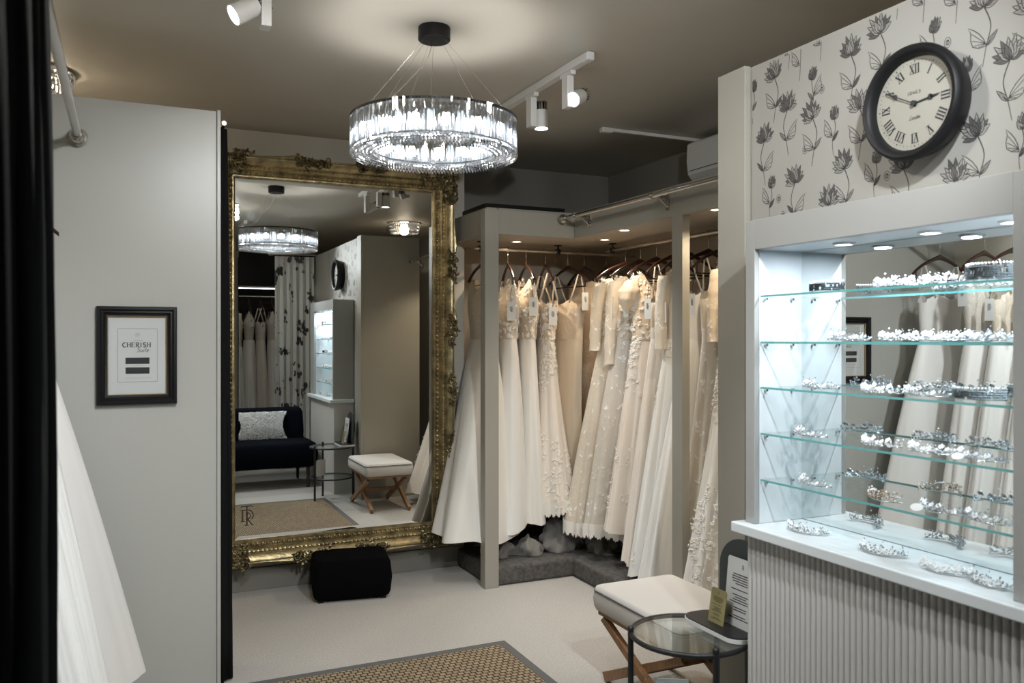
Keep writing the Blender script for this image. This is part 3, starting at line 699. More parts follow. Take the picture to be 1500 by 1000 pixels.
def hand(ang, L, off, disc):
    m = MB(); P = lambda a, b: cp(a, b, off)
    m.ribbon(rotc([(0, -.012), (0, L * .50), (0, L * .58)], ang, 0), lambda q: .0030, P)
    cc = rotc([(0, L * .64)], ang, 0)[0]; m.add([cp(cc[0] + disc * cos(k * pi / 8), cc[1] + disc * sin(k * pi / 8), off) for k in range(16)], [tuple(range(16))])
    m.ribbon(rotc([(0, L * .66), (0, L * .82), (0, L)], ang, 0), lambda q: .0062 * (1 - q) + .001, P); return m
hand(radians(84), .078, .004, .0075).build('hour_hand', M['ink2'], t, solid=.001)
hand(radians(298), .102, .006, .0065).build('minute_hand', M['ink2'], t, solid=.001)
m = MB(); m.cyl(cp(0, 0, 0), cp(0, 0, .009), .0075, 20); m.build('hub', M['ink2'], t, smooth=40)
def letters(m, text, P, x, z, h, w, thick, slant=0.0, gap=.25, thin=None):
    """stroke lettering; each glyph is a list of polylines in a unit box"""
    arc = lambda cx, cy, rx, ry, a, b, n=10: [(cx + rx * cos(radians(a + (b - a) * i / n)), cy + ry * sin(radians(a + (b - a) * i / n))) for i in range(n + 1)]
    G = {'C': [(1, arc(.5, .5, .5, .5, 50, 310))], 'H': [(1, [(.1, 0), (.1, 1)]), (1, [(.9, 0), (.9, 1)]), (0, [(.1, .52), (.9, .52)]), (0, [(-.05, 0), (.28, 0)]), (0, [(-.05, 1), (.28, 1)]), (0, [(.72, 0), (1.05, 0)]), (0, [(.72, 1), (1.05, 1)])],
         'E': [(1, [(.15, 0), (.15, 1)]), (0, [(0, 1), (.85, 1), (.85, .8)]), (0, [(.15, .52), (.65, .52)]), (0, [(0, 0), (.9, 0), (.9, .22)])],
         'R': [(1, [(.15, 0), (.15, 1)]), (0, [(0, 1), (.5, 1)]), (1, arc(.5, .75, .3, .25, 90, -90)), (0, [(.15, .5), (.5, .5)]), (1, [(.45, .5), (.85, 0), (1.0, 0)]), (0, [(0, 0), (.32, 0)])],
         'I': [(1, [(.5, 0), (.5, 1)]), (0, [(.3, 0), (.7, 0)]), (0, [(.3, 1), (.7, 1)])],
         'S': [(1, arc(.5, .75, .32, .25, 30, 270, 9) + arc(.5, .26, .34, .26, 80, -150, 9))],
         'J': [(1, [(.6, 1), (.6, .2)] + arc(.35, .2, .25, .2, 0, -150, 6)), (0, [(.4, 1), (.8, 1)])], 'O': [(1, arc(.5, .5, .45, .5, 0, 360, 18))],
         'N': [(0, [(.1, 0), (.1, 1)]), (1, [(.1, 1), (.9, 0)]), (0, [(.9, 0), (.9, 1)])],
         'L': [(1, [(.7, .95), (.45, 1), (.4, .6), (.25, .08), (.1, .02), (.35, .06), (.9, .0)])], 'o': [(1, arc(.5, .28, .35, .28, 0, 360, 12))],
         'n': [(1, [(.1, .55), (.1, 0)]), (1, [(.1, .3), (.45, .56), (.75, .45), (.75, 0), (.95, .05)])], 'd': [(1, arc(.45, .28, .35, .28, 0, 360, 12)), (1, [(.85, 1), (.8, 0)])],
         'u': [(1, [(.1, .55), (.12, .1), (.4, 0), (.75, .15), (.78, .55)]), (1, [(.78, .3), (.85, 0), (1, .04)])], 'i': [(1, [(.5, .55), (.5, 0)]), (1, [(.5, .75), (.5, .82)])],
         't': [(1, [(.5, .9), (.45, .1), (.7, 0)]), (0, [(.15, .58), (.85, .58)])], 'e': [(1, [(.15, .3), (.8, .32)] + arc(.48, .28, .34, .28, 10, 320, 10))], ' ': []}
    for ch in text:
        ww = w * {'I': .55, 'i': .5, 't': .6, ' ': .6, 'J': .7}.get(ch, 1) * (1 if ch.isupper() else .8)
        for k, pl in G.get(ch, []):
            m.ribbon([(x + a * ww + slant * b * h, z + b * h) for a, b in pl], thick if k else (thin or thick * .5), P)
        x += ww + w * gap
    return x
m = MB(); letters(m, 'JONES', Pc, -.0225, .026, .0075, .0066, .0014, gap=.4, thin=.0010); m.build('maker_name', M['ink2'], t)
m = MB(); letters(m, 'London', Pc, -.018, -.042, .011, .0066, .0010, slant=.45, gap=.05, thin=.0010); m.build('city_name', M['ink2'], t)

# ---------------------------------------------------------------- framed sign on the left panel
fy = 3.598; fx0, fx1, fz1 = -.102, .186, 1.45 + (HZ - 449) / F * 3.285; fz0 = 1.45 + (HZ - 592) / F * 3.285
t = thing('framed_sign', 'black frame with white Cherish Suite notice on left grey panel', 'picture frame', ((fx0 + fx1) / 2, fy, fz0))
def frame_loft(prof, x0, x1, z0, z1, y, name, mat, parent, smooth=30):
    m = MB(); ring = []
    for d, q in prof: ring.append([(x0 + d, y - q, z0 + d), (x1 - d, y - q, z0 + d), (x1 - d, y - q, z1 - d), (x0 + d, y - q, z1 - d)])
    m.loft(ring, True, False, False); return m.build(name, mat, parent, smooth=smooth)
frame_loft([(0, 0), (0, .018), (.003, .024), (.012, .026), (.018, .020), (.024, .022), (.030, .014), (.036, .012), (.036, .002)], fx0, fx1, fz0, fz1, fy, 'frame', M['black'], t)
frame_loft([(0, .002), (0, .014), (.002, .016), (.005, .013), (.005, .002)], fx0 + .036, fx1 - .036, fz0 + .036, fz1 - .036, fy, 'gilt_slip', pbr('bronze_slip', (.34, .25, .14), .4, metal=.6), t)
m = MB(); m.box(fx0 + .03, fx1 - .03, fy - .006, fy - .002, fz0 + .03, fz1 - .03); m.build('notice', M['card'], t)
m = MB(); m.box(fx0 + .041, fx1 - .041, fy - .0085, fy - .0078, fz0 + .041, fz1 - .041); m.build('glazing', M['glass'], t)
Pf = lambda a, b: (a, fy - .0068, b)
kx = (fx1 - fx0) / 654; kz = (fz1 - fz0) / 800                      # the frame fills 654 x 800 in the zoomed view
fxp = lambda px: fx0 + (px - 174) * kx; fzp = lambda py: fz1 - (py - 103) * kz
m = MB(); bx = [(fxp(342), fzp(284)), (fxp(664), fzp(284)), (fxp(664), fzp(718)), (fxp(342), fzp(718))]
for i in range(4): m.ribbon([bx[i], bx[(i + 1) % 4]], .0012, Pf)
m.build('border_line', M['inkmid'], t)
m = MB(); letters(m, 'CHERISH', Pf, fxp(382), fzp(434), fzp(398) - fzp(434), .0132, .0032, gap=.17, thin=.0014); m.build('lettering', M['ink2'], t)
m = MB(); letters(m, 'Suite', Pf, fxp(490), fzp(474), .017, .0125, .0016, slant=.35, gap=.04); m.build('script_lettering', M['ink2'], t)
m = MB()
for z0, z1 in ((520, 572), (600, 652)): m.ribbon([(fxp(405), fzp((z0 + z1) / 2)), (fxp(600), fzp((z0 + z1) / 2))], fzp(z0) - fzp(z1), Pf)
m.build('name_slots', M['ink2'], t)
m = MB(); m.ribbon([(fxp(502) + .008 * cos(k * pi / 12), fzp(335) + .008 * sin(k * pi / 12)) for k in range(25)], .0007, Pf)
serif(m, Pf, fxp(502), fzp(335), .006)
for a, b, z in ((470, 545, 381), (470, 540, 585), (400, 610, 686)):
    x = fxp(a)
    while x < fxp(b): m.ribbon([(x, fzp(z)), (x + .003, fzp(z))], .0011, Pf); x += .0042
m.build('small_print', M['inkmid'], t)
# ---------------------------------------------------------------- display cabinet
KX, KB, KY0, KY1 = 1.75, 1.945, 1.0, 2.056; OY0, OY1, OZ0, OZ1 = 1.193, 2.015, .880, 1.722
t = thing('display_cabinet', 'pale grey display cabinet with lit glass shelves and fluted base', 'display cabinet', (1.85, 1.5, 0))
def cbox(m, *a): m.box(*a)
m = MB(); m.box(KX, KX + .018, KY0, OY0, .8805, 1.813); m.box(KX, KX + .018, OY1, KY1, .8805, 1.813); m.box(KX, KX + .018, OY0, OY1, OZ1, 1.813)
m.box(KX + .018, KB, OY1 + .008, KY1, .8805, 1.813); m.box(KX + .018, KB, KY0, KY0 + .018, .8805, 1.813); m.box(KX + .018, KB, KY0 + .018, OY1 + .008, 1.795, 1.813)
m.build('front_frame', M['cab'], t, bevel=.0015)
m = MB(); m.box(KX + .019, KB, OY1, OY1 + .007, OZ0 + .001, OZ1); m.box(KX + .019, KB, OY0 - .007, OY0, OZ0 + .001, OZ1); m.box(KX + .019, KB, OY0 - .007, OY1 + .007, OZ1, OZ1 + .008)
m.build('lining', M['cabin'], t)
m = MB(); m.box(KB - .006, KB - .002, OY0, OY1, OZ0 + .002, OZ1 - .001); m.build('mirror_back', M['mirror'], t)
m = MB(); m.box(1.715, KB, KY0, KY1 + .028, .848, .880); m.build('counter', M['cabin'], t, bevel=.004)
m = MB(); pts = [(KB, KY0), (KX + .012, KY0)]; y = KY0; pitch = .0203
while y < KY1 - .01:
    for k in range(1, 8): a = pi * k / 8; pts.append((KX + .012 - .0085 * sin(a), y + .001 + .0093 * (1 - cos(a))))
    pts.append((KX + .012, y + pitch - .001)); y += pitch
pts += [(KX + .012, KY1), (KB, KY1)]
pts = pts[::-1]; m.prism(pts, .0, .848); m.build('fluted_panel', M['flute'], t)
SH = [1.582, 1.44, 1.301, 1.160, 1.018]
for z in SH:
    m = MB(); m.box(KX + .022, KB - .008, OY0 + .003, OY1 - .003, z - .006, z); s = m.build('glass_shelf', M['shelfglass'], t)
    m = MB(); m.box(KX + .0208, KX + .0218, OY0 + .003, OY1 - .003, z - .006, z); m.build('polished_edge', M['shelfedge'], s)
    for yy in (OY0 + .006, OY1 - .006):
        for xx in (KX + .04, KB - .05): m = MB(); m.cyl((xx, yy - .006, z - .0105), (xx, yy + .006, z - .0105), .004, 8); m.build('shelf_support', M['chrome'], s)
for y in (1.77, 1.487, 1.27): downlight(t, 1.862, y, OZ1, .031, 'lens_cab', COOL, P_CABINET, 3.1)

# ---------------------------------------------------------------- hair pieces
def tiara(kind, seed, R=.062, span=1.15):
    """origin under the piece; open side towards +x (back), decorated front towards -x"""
    r = random.Random(seed); m = MB(); mats = {'pave': 'pave', 'flower': 'bead', 'vine': 'crystalbead', 'gold': 'rosegold', 'sash': 'pave'}
    root = thing('hair_piece', 'x', 'hair piece', (0, 0, 0))
    def arc(f, rr=R): a = pi + (f - .5) * 2 * span * 1.25; return Vector((rr * .85 * cos(a) + R * .25, rr * sin(a), 0))
    m.tube([arc(k / 20) + Vector((0, 0, .004)) for k in range(21)], .0014, 6); m.build('band', M['wire'], root, smooth=True)
    m = MB(); f2 = MB()
    if kind in ('pave', 'sash'):
        rows = 4 if kind == 'pave' else 6; n = 46
        for q in range(rows):
            for k in range(n):
                if r.random() < .12: continue
                p = arc((k + .5 * (q % 2)) / n); m.gem((p.x, p.y, .006 + q * .0055), .0038)
        for k in range(0, n, 2): p = arc(k / n); f2.ball((p.x, p.y, .008 + rows * .0055), .0028, 6, 4)
    elif kind == 'gold':
        for k in range(130):
            p = arc(r.uniform(.1, .9)); (m if r.random() < .7 else f2).gem((p.x + r.uniform(-.008, .008), p.y, .006 + r.uniform(0, .024)), r.uniform(.002, .0042))
    else:
        nf = 9 if kind == 'flower' else 5
        for k in range(nf):
            p = arc(.12 + .76 * (k + r.uniform(-.2, .2)) / nf); h = .014 + r.uniform(-.003, .008); s = r.uniform(.008, .012)
            for j in range(6):
                a = 2 * pi * j / 6; f2.leaf((p.x, p.y, h), (cos(a) * .6 - .3, sin(a), .25 + .6 * cos(a)), (-1, 0, .3), s, s * .75, .002)
            f2.ball((p.x - .002, p.y, h), .0025, 6, 4)
        for k in range(110):
            p = arc(r.uniform(.03, .97)); m.gem((p.x + r.uniform(-.012, .012), p.y + r.uniform(-.004, .004), .004 + abs(r.gauss(0, .011))), r.uniform(.0016, .0036))
        for k in range(34):
            p = arc(r.uniform(.03, .97)); f2.leaf((p.x, p.y, .008), (r.uniform(-1, .6), r.uniform(-1, 1), r.uniform(.1, 1)), (-1, 0, .5), .015, .006, .001)
    m.build('crystals', M[mats[kind]], root); f2.build('petals' if kind in ('flower', 'vine') else 'pearls', M['bead'], root)
    return root
KIND = {'pave': 'silver pave tiara band', 'flower': 'white flower headband', 'vine': 'crystal leaf hair vine', 'gold': 'rose gold beaded tiara', 'sash': 'wide silver diamante band'}
PROTO = {k: [tiara(k, s) for s in (1, 2)] for k in KIND}
used = set(); SHN = ['top glass shelf', 'second glass shelf', 'third glass shelf', 'fourth glass shelf', 'bottom glass shelf', 'white counter']
LAY = [[('pave', 1210), ('flower', 1315), ('flower', 1385), ('sash', 1452)], [('vine', 1243), ('flower', 1322), ('flower', 1388), ('vine', 1452)],
       [('vine', 1203), ('flower', 1292), ('vine', 1358), ('pave', 1432)], [('vine', 1190), ('flower', 1292), ('flower', 1368), ('vine', 1440)],
       [('vine', 1196), ('gold', 1300), ('vine', 1385), ('vine', 1452)], [('vine', 1190), ('vine', 1300), ('flower', 1395), ('vine', 1462)]]
ORD = ['first from the left end', 'second from the left end', 'third from the left end', 'at the right end']
for i, row in enumerate(LAY):
    z = SH[i] if i < 5 else OZ0
    for j, (k, px) in enumerate(row):
        y = on_x(px, 1.84)[1]; rz = random.uniform(-.25, .25); y = min(max(y, OY0 + .07), OY1 - .07)
        lab = KIND[k] + ' on the ' + SHN[i] + ', ' + ORD[j]
        pr = PROTO[k][j % 2]
        if pr.name in used: o = dup(pr, label=lab)
        else: o = pr; used.add(pr.name); o['label'] = lab
        at(o, (1.842 if i < 5 else 1.825, y, z + .0012), rz); o['group'] = 'bridal hair pieces on the ' + SHN[i]
for k in PROTO:
    for pr in PROTO[k]:
        if pr.name not in used:
            for q in kids(pr): bpy.data.objects.remove(q)
            bpy.data.objects.remove(pr)
for (lab, zi, px, r) in (('small round white price card leaning on the fourth glass shelf', 3, 1405, .016), ('small oval white price card lying on the bottom glass shelf', 4, 1345, .018)):
    y = on_x(px, 1.80)[1]; m = MB(); Tt = Matrix.Translation((1.795, y, SH[zi] + .010)) @ Matrix.Rotation(-.9, 4, 'Y')
    m.lathe([(0, 0), (r, 0), (r, .0008), (0, .0008)], 24, Tt @ Matrix.Scale(.6, 4, (1, 0, 0)), False, False); tag(m.build('price_card', M['card']), lab, 'price card')

# ---------------------------------------------------------------- rug, pouf
m = MB(); m.box(.40, 1.60, 2.28, 3.595, .001, .010); t = m.build('woven_rug', M['rug'])
tag(t, 'woven sisal rug with grey binding on the pale carpet', 'rug')
m = MB(); x0, x1, y0, y1 = .36, 1.64, 2.24, 3.635
for a in ((x0, x1, y0, y0 + .042), (x0, x1, y1 - .042, y1), (x0, x0 + .042, y0 + .042, y1 - .042), (x1 - .042, x1, y0 + .042, y1 - .042)): m.box(*a, .001, .012)
m.build('binding', M['rugedge'], t, bevel=.003)
def softbox(m, x0, x1, y0, y1, z0, z1, r=.03, puff=.01, n=10, T=None):
    rings = []; steps = [(0, r), (.3, r * .3), (1, 0)]
    cx_, cy_ = (x0 + x1) / 2, (y0 + y1) / 2
    prof = [(z0, r), (z0 + r * .3, r * .3), (z0 + r, 0), ((z0 + z1) / 2, -puff), (z1 - r, 0), (z1 - r * .3, r * .3), (z1 - r * .05, r * .8), (z1, r * 1.3)]
    for z, ins in prof:
        row = []; cr = max(.004, r * 1.5 - max(0, ins) * .3)
        for qx, qy, a0 in ((1, 1, 0), (-1, 1, 90), (-1, -1, 180), (1, -1, 270)):
            for k in range(n + 1):
                a = radians(a0 + 90 * k / n); hx = (x1 - x0) / 2 - ins; hy = (y1 - y0) / 2 - ins
                row.append((cx_ + qx * (hx - cr) + cr * cos(a), cy_ + qy * (hy - cr) + cr * sin(a), z))
        rings.append(row)
    m.loft(rings, True, M=T)
    return rings
t = thing('pouf', 'low black velvet footstool pouf in front of the gold mirror', 'footstool', (1.16, 4.70, 0))
R9 = Matrix.Translation((1.16, 4.70, 0)) @ Matrix.Rotation(radians(-9), 4, 'Z')
m = MB(); softbox(m, -.212, .212, -.16, .16, .012, .228, .028, .008, T=R9); m.build('upholstery', M['velvet'], t, smooth=60)
m = MB()
for sx in (-.17, .17):
    for sy in (-.12, .12): m.box(sx - .015, sx + .015, sy - .015, sy + .015, 0, .014, R9)
m.build('feet', M['black'], t)

# ---------------------------------------------------------------- cross-legged stool
sx0, sx1, sy0, sy1 = 1.79, 2.20, 2.45, 3.07
t = thing('cross_leg_stool', 'stool with pale linen seat on crossed wooden legs', 'stool', ((sx0 + sx1) / 2, (sy0 + sy1) / 2, 0))
m = MB(); softbox(m, sx0, sx1, sy0, sy1, .305, .412, .020, .004); m.build('seat_cushion', M['linentop'], t, smooth=50)
m = MB(); m.tube([(x, y, z) for x, y, z in ((sx0 - .003, sy0 + .03, .392), (sx0 - .003, sy1 - .03, .392), (sx0 + .008, sy1 - .008, .392), (sx0 + .03, sy1 + .003, .392), (sx1 - .03, sy1 + .003, .392), (sx1 - .008, sy1 - .008, .392), (sx1 + .003, sy1 - .03, .392), (sx1 + .003, sy0 + .03, .392), (sx1 - .008, sy0 + .008, .392), (sx1 - .03, sy0 - .003, .392), (sx0 + .03, sy0 - .003, .392), (sx0 + .008, sy0 + .008, .392))], .0026, 6, closed=True)
m.build('piping', M['piping'], t, smooth=True)
m = MB(); m.box(sx0 + .02, sx1 - .02, sy0 + .02, sy1 - .02, .288, .305); m.build('seat_base', M['oak'], t)
def beam(m, p, q, w, h, wx):            # plank in a plane of constant x
    p = Vector(p); q = Vector(q); d = (q - p).normalized(); n = Vector((0, -d.z, d.y)) * (h / 2); x = Vector((wx / 2, 0, 0))
    m.loft([[c - x - n, c + x - n, c + x + n, c - x + n] for c in (p, q)], True)
for x, dx in ((sx0 + .045, 0), (sx1 - .045, 0)):
    for k, (a, b) in enumerate((((sy0 + .02), (sy1 - .05)), ((sy1 - .02), (sy0 + .05)))):
        m = MB(); xx = x + (.0131 if k else -.0131); beam(m, (xx, a, .012), (xx, b, .290), 0, .052, .026)
        m.v = [(v[0], v[1], max(.0, min(v[2], .289))) for v in m.v]; m.build('leg', M['oak'], t, bevel=.003)
m = MB(); ym = (sy0 + sy1) / 2; m.box(sx0 + .05, sx1 - .05, ym - .012, ym + .012, .135, .165); m.build('stretcher', M['oak'], t, bevel=.003)

# ---------------------------------------------------------------- round side table
tx, ty, tz, tr = 1.69, 2.262, .48, .198
t = thing('side_table', 'round black metal side table with glass top beside the stool', 'side table', (tx, ty, 0))
circ = lambda r, z, n=48: [(tx + r * cos(2 * pi * k / n), ty + r * sin(2 * pi * k / n), z) for k in range(n)]
m = MB(); m.tube(circ(tr - .008, tz - .008), .0085, 10, closed=True); m.build('top_rim', M['blackmetal'], t, smooth=True)
m = MB(); m.lathe([(0, tz - .008), (tr - .012, tz - .008), (tr - .012, tz - .002), (0, tz - .002)], 48, Matrix.Translation((tx, ty, 0)), False, False); m.build('glass_top', M['glasstint'], t)
m = MB(); m.tube(circ(tr - .008, .20), .007, 10, closed=True); m.build('lower_rim', M['blackmetal'], t, smooth=True)
m = MB(); m.lathe([(0, .198), (tr - .012, .198), (tr - .012, .203), (0, .203)], 48, Matrix.Translation((tx, ty, 0)), False, False); m.build('lower_glass', M['glasstint'], t)
for a in (152, 258, 24):
    A = radians(a); lx, ly = tx + (tr - .006) * cos(A), ty + (tr - .006) * sin(A)
    m = MB(); m.cyl((lx, ly, 0), (lx, ly, tz + .004), .0095, 12); m.ball((lx, ly, tz + .008), .0115, 12, 8); m.cyl((lx, ly, 0), (lx, ly, .006), .013, 12); m.build('leg', M['blackmetal'], t, smooth=40)
# sign stand with cards
t = thing('sign_stand', 'black arched sign stand with white edged base on the side table', 'sign stand', (1.80, 2.24, tz))
def stadium(x0, x1, y0, y1, r, n=8):
    o = []
    for cx_, cy_, a0 in ((x1 - r, y1 - r, 0), (x0 + r, y1 - r, 90), (x0 + r, y0 + r, 180), (x1 - r, y0 + r, 270)):
        for k in range(n + 1): a = radians(a0 + 90 * k / n); o.append((cx_ + r * cos(a), cy_ + r * sin(a)))
    return o
m = MB(); m.prism(stadium(1.742, 1.882, 2.095, 2.39, .05), tz, tz + .013); m.build('base_edge', M['white'], t)
m = MB(); m.prism(stadium(1.744, 1.880, 2.097, 2.388, .05), tz + .013, tz + .017); m.build('base', M['blackmetal'], t)
zb = tz + .017; m = MB(); w = .115; a0, b0 = 2.215, zb
pp = [(-w, 0), (w, 0)] + [(w * cos(pi * k / 16), .17 + w * .95 * sin(pi * k / 16)) for k in range(17)]
rings = [[(x + b * .02, a0 + a, b0 + b) for a, b in pp] for x in (1.866, 1.872)]; m.loft(rings, True); m.build('arch_board', pbr('slate_board', (.045, .055, .055), .5), t)
def card(name, label, mat, x, y0, y1, z, h, lean, ink):
    t = thing(name, label, 'card', (x, (y0 + y1) / 2, z)); m = MB()
    P = lambda a, b, o=0: (x + b * lean - o, y1 - a, z + b)
    W = y1 - y0; pts = [(0, 0), (W, 0), (W, h - .006), (W - .006, h), (.006, h), (0, h - .006)]
    m.loft([[P(a, b, o) for a, b in pts] for o in (0, .0012)], True); m.build('board', M[mat], t)
    m = MB(); r = random.Random(5); serif(m, lambda a, b: P(a, b, .0016), W / 2, h * .88, h * .05); b = h * .76
    while b > h * .12:
        L = W * r.uniform(.35, .72); m.ribbon([(W / 2 - L / 2, b), (W / 2 + L / 2, b)], h * .014, lambda a, b: P(a, b, .0016)); b -= h * r.choice((.035, .035, .035, .08))
    m.build('print', M['ink2'], t)
card('gold_card', 'small gold card with black print leaning on the table sign stand', 'goldcard', 1.792, 2.215, 2.294, zb, .112, .16, 1)
card('white_card', 'tall white printed card leaning against the arched sign board', 'card', 1.832, 2.11, 2.262, zb, .222, .10, 1)
t = thing('card_holder', 'clear holder with a white card on lower tier of side table', 'card holder', (1.535, 2.27, .204))
m = MB(); Tc = Matrix.Translation((1.60, 2.23, .2035)) @ Matrix.Rotation(radians(-30), 4, 'Z')
m.box(-.052, .052, -.001, .001, .004, .150, Tc); m.build('card_sheet', M['card'], t)
m = MB(); m.box(-.056, .056, -.004, -.002, 0, .154, Tc); m.box(-.056, .056, -.004, .035, 0, .003, Tc); m.build('holder', M['glass'], t)
m = MB(); P = lambda a, b: tuple(Tc @ Vector((a, -.0016, b)))
letters(m, 'NOTE' if False else '', P, 0, 0, .01, .01, .001)
for k, L in ((.135, .05), (.128, .034), (.10, .07), (.092, .06), (.084, .065), (.06, .07), (.052, .05)): m.ribbon([(-L / 2, k), (L / 2, k)], .0022, P)
m.build('print', M['inkmid'], t)

# ---------------------------------------------------------------- sofa with sheepskin (seen in the mirror)
t = thing('sofa', 'dark navy velvet sofa facing the gold mirror', 'sofa', (1.0, 1.3, 0))
m = MB(); softbox(m, .30, 1.705, 1.10, 1.62, .20, .44, .045, .01); m.build('seat', M['navy'], t, smooth=60)
m = MB(); softbox(m, .30, 1.66, .93, 1.12, .26, .745, .05, .01); m.build('backrest', M['navy'], t, smooth=60)
for x in (.38, 1.62):
    for y in (1.0, 1.55): m = MB(); m.cyl((x, y, .24), (x, y, 0), .022, 12, .014); m.build('leg', M['sofaleg'], t, smooth=40)
m = MB(); rr = random.Random(4)
def fur_pt(u, v):
    x = 1.235 + (u - .5) * (.50 - .10 * sin(pi * min(1, max(0, v)))) ; s = v * .27
    return Vector((x, 1.158 + .022 * sin(pi * v) + (.012 * cos(v * 3)), .442 + s))
n1, n2 = 34, 24; front = [[fur_pt(i / n1, j / n2) + Vector((rr.uniform(-.003, .003), rr.uniform(0, .008), rr.uniform(-.003, .003))) for i in range(n1 + 1)] for j in range(n2 + 1)]
m.loft(front, closed=False); back = [[p - Vector((0, .022, 0)) for p in row[::-1]] for row in front]; m.loft(back, closed=False)
for k in range(1500):
    p = fur_pt(rr.random(), rr.random()) + Vector((0, .003, 0)); m.leaf(p, (rr.uniform(-1, 1), .9, rr.uniform(-1, .2)), (0, 1, .1), .022, .007)
tag(m.build('sheepskin_cushion', M['fur']), 'white fluffy sheepskin cushion propped on the dark sofa', 'cushion')
# ---------------------------------------------------------------- hangers and gowns
def make_hanger():
    t = thing('clothes_hanger', 'x', 'clothes hanger', (0, 0, 0))
    m = MB(); pts = []
    for k in range(25):
        f = k / 24 * 2 - 1; pts.append((f * .205, 0, -.100 - .075 * abs(f) ** 1.2 - .025 * abs(f) ** 4))
    rings = []
    for (x, y, z) in pts:
        f = abs(x) / .205; h = .017 * (1 - .35 * f) + .006 * (1 - min(1, f * 5)); w = .0065 + .004 * f
        rings.append([(x, w * cos(2 * pi * j / 10), z + h * .75 * sin(2 * pi * j / 10)) for j in range(10)])
    m.loft(rings, True); m.build('shoulder_bar', M['woodred'], t, smooth=40)
    m = MB(); m.cyl((-.185, 0, -.232), (.185, 0, -.232), .0045, 8)
    for s in (-1, 1): m.cyl((s * .182, 0, -.232), (s * .182, 0, -.175), .005, 6)
    m.build('trouser_bar', M['woodred'], t, smooth=40)
    m = MB(); hp = [(0, 0, -.09), (0, 0, -.035)] + [(.0165 * cos(radians(a)), 0, .0165 * sin(radians(a)) + .0005) for a in range(-70, 200, 18)]
    m.tube(hp, .0018, 6); m.build('hook', M['wire'], t, smooth=True)
    return t
HANG = make_hanger(); hang_used = [False]
def surf_skirt(g, th, v):
    """point of the skirt: angle th, v = 0 waist .. 1 hem"""
    e = g['flare']; k = v ** e
    hw = g['waist'] + (g['w'] - g['waist']) * k; wt = g.get('wt', .05); ht = wt + (g['t'] - wt) * v ** min(e, 1.3)
    fold = 1
    for q, (n, ph, am) in enumerate(g['folds']): fold += am * (v ** .8) * sin(n * th + ph + .6 * sin(v * 2 + q))
    x = hw * fold * cos(th) + g['sx'] * v ** 1.1; y = ht * (1 + (fold - 1) * 2.4) * sin(th) + g['sy'] * v ** 1.2
    z = -g['wz'] - (g['hem'] - g['wz']) * v - (.012 * sin(3 * th + g['ph']) + .02 * cos(th + g['ph'])) * v ** 3
    return Vector((x, y, z))
def bod_top(g, x, th):
    c = g['top']; ax = abs(x)
    if c == 'strap': return -.275 + .03 * math.exp(-((ax - .085) / .04) ** 2) - .02 * (ax > .15)
    sh = -(.098 + .27 * max(0, ax - .03)) - (.16 * max(0, ax - .165) * 6 if c == 'cover' and ax > .165 else 0)
    dip = .15 if sin(th) < 0 else .09
    if c == 'high': dip *= .35
    return sh - dip * max(0, 1 - (ax / .10) ** 2)
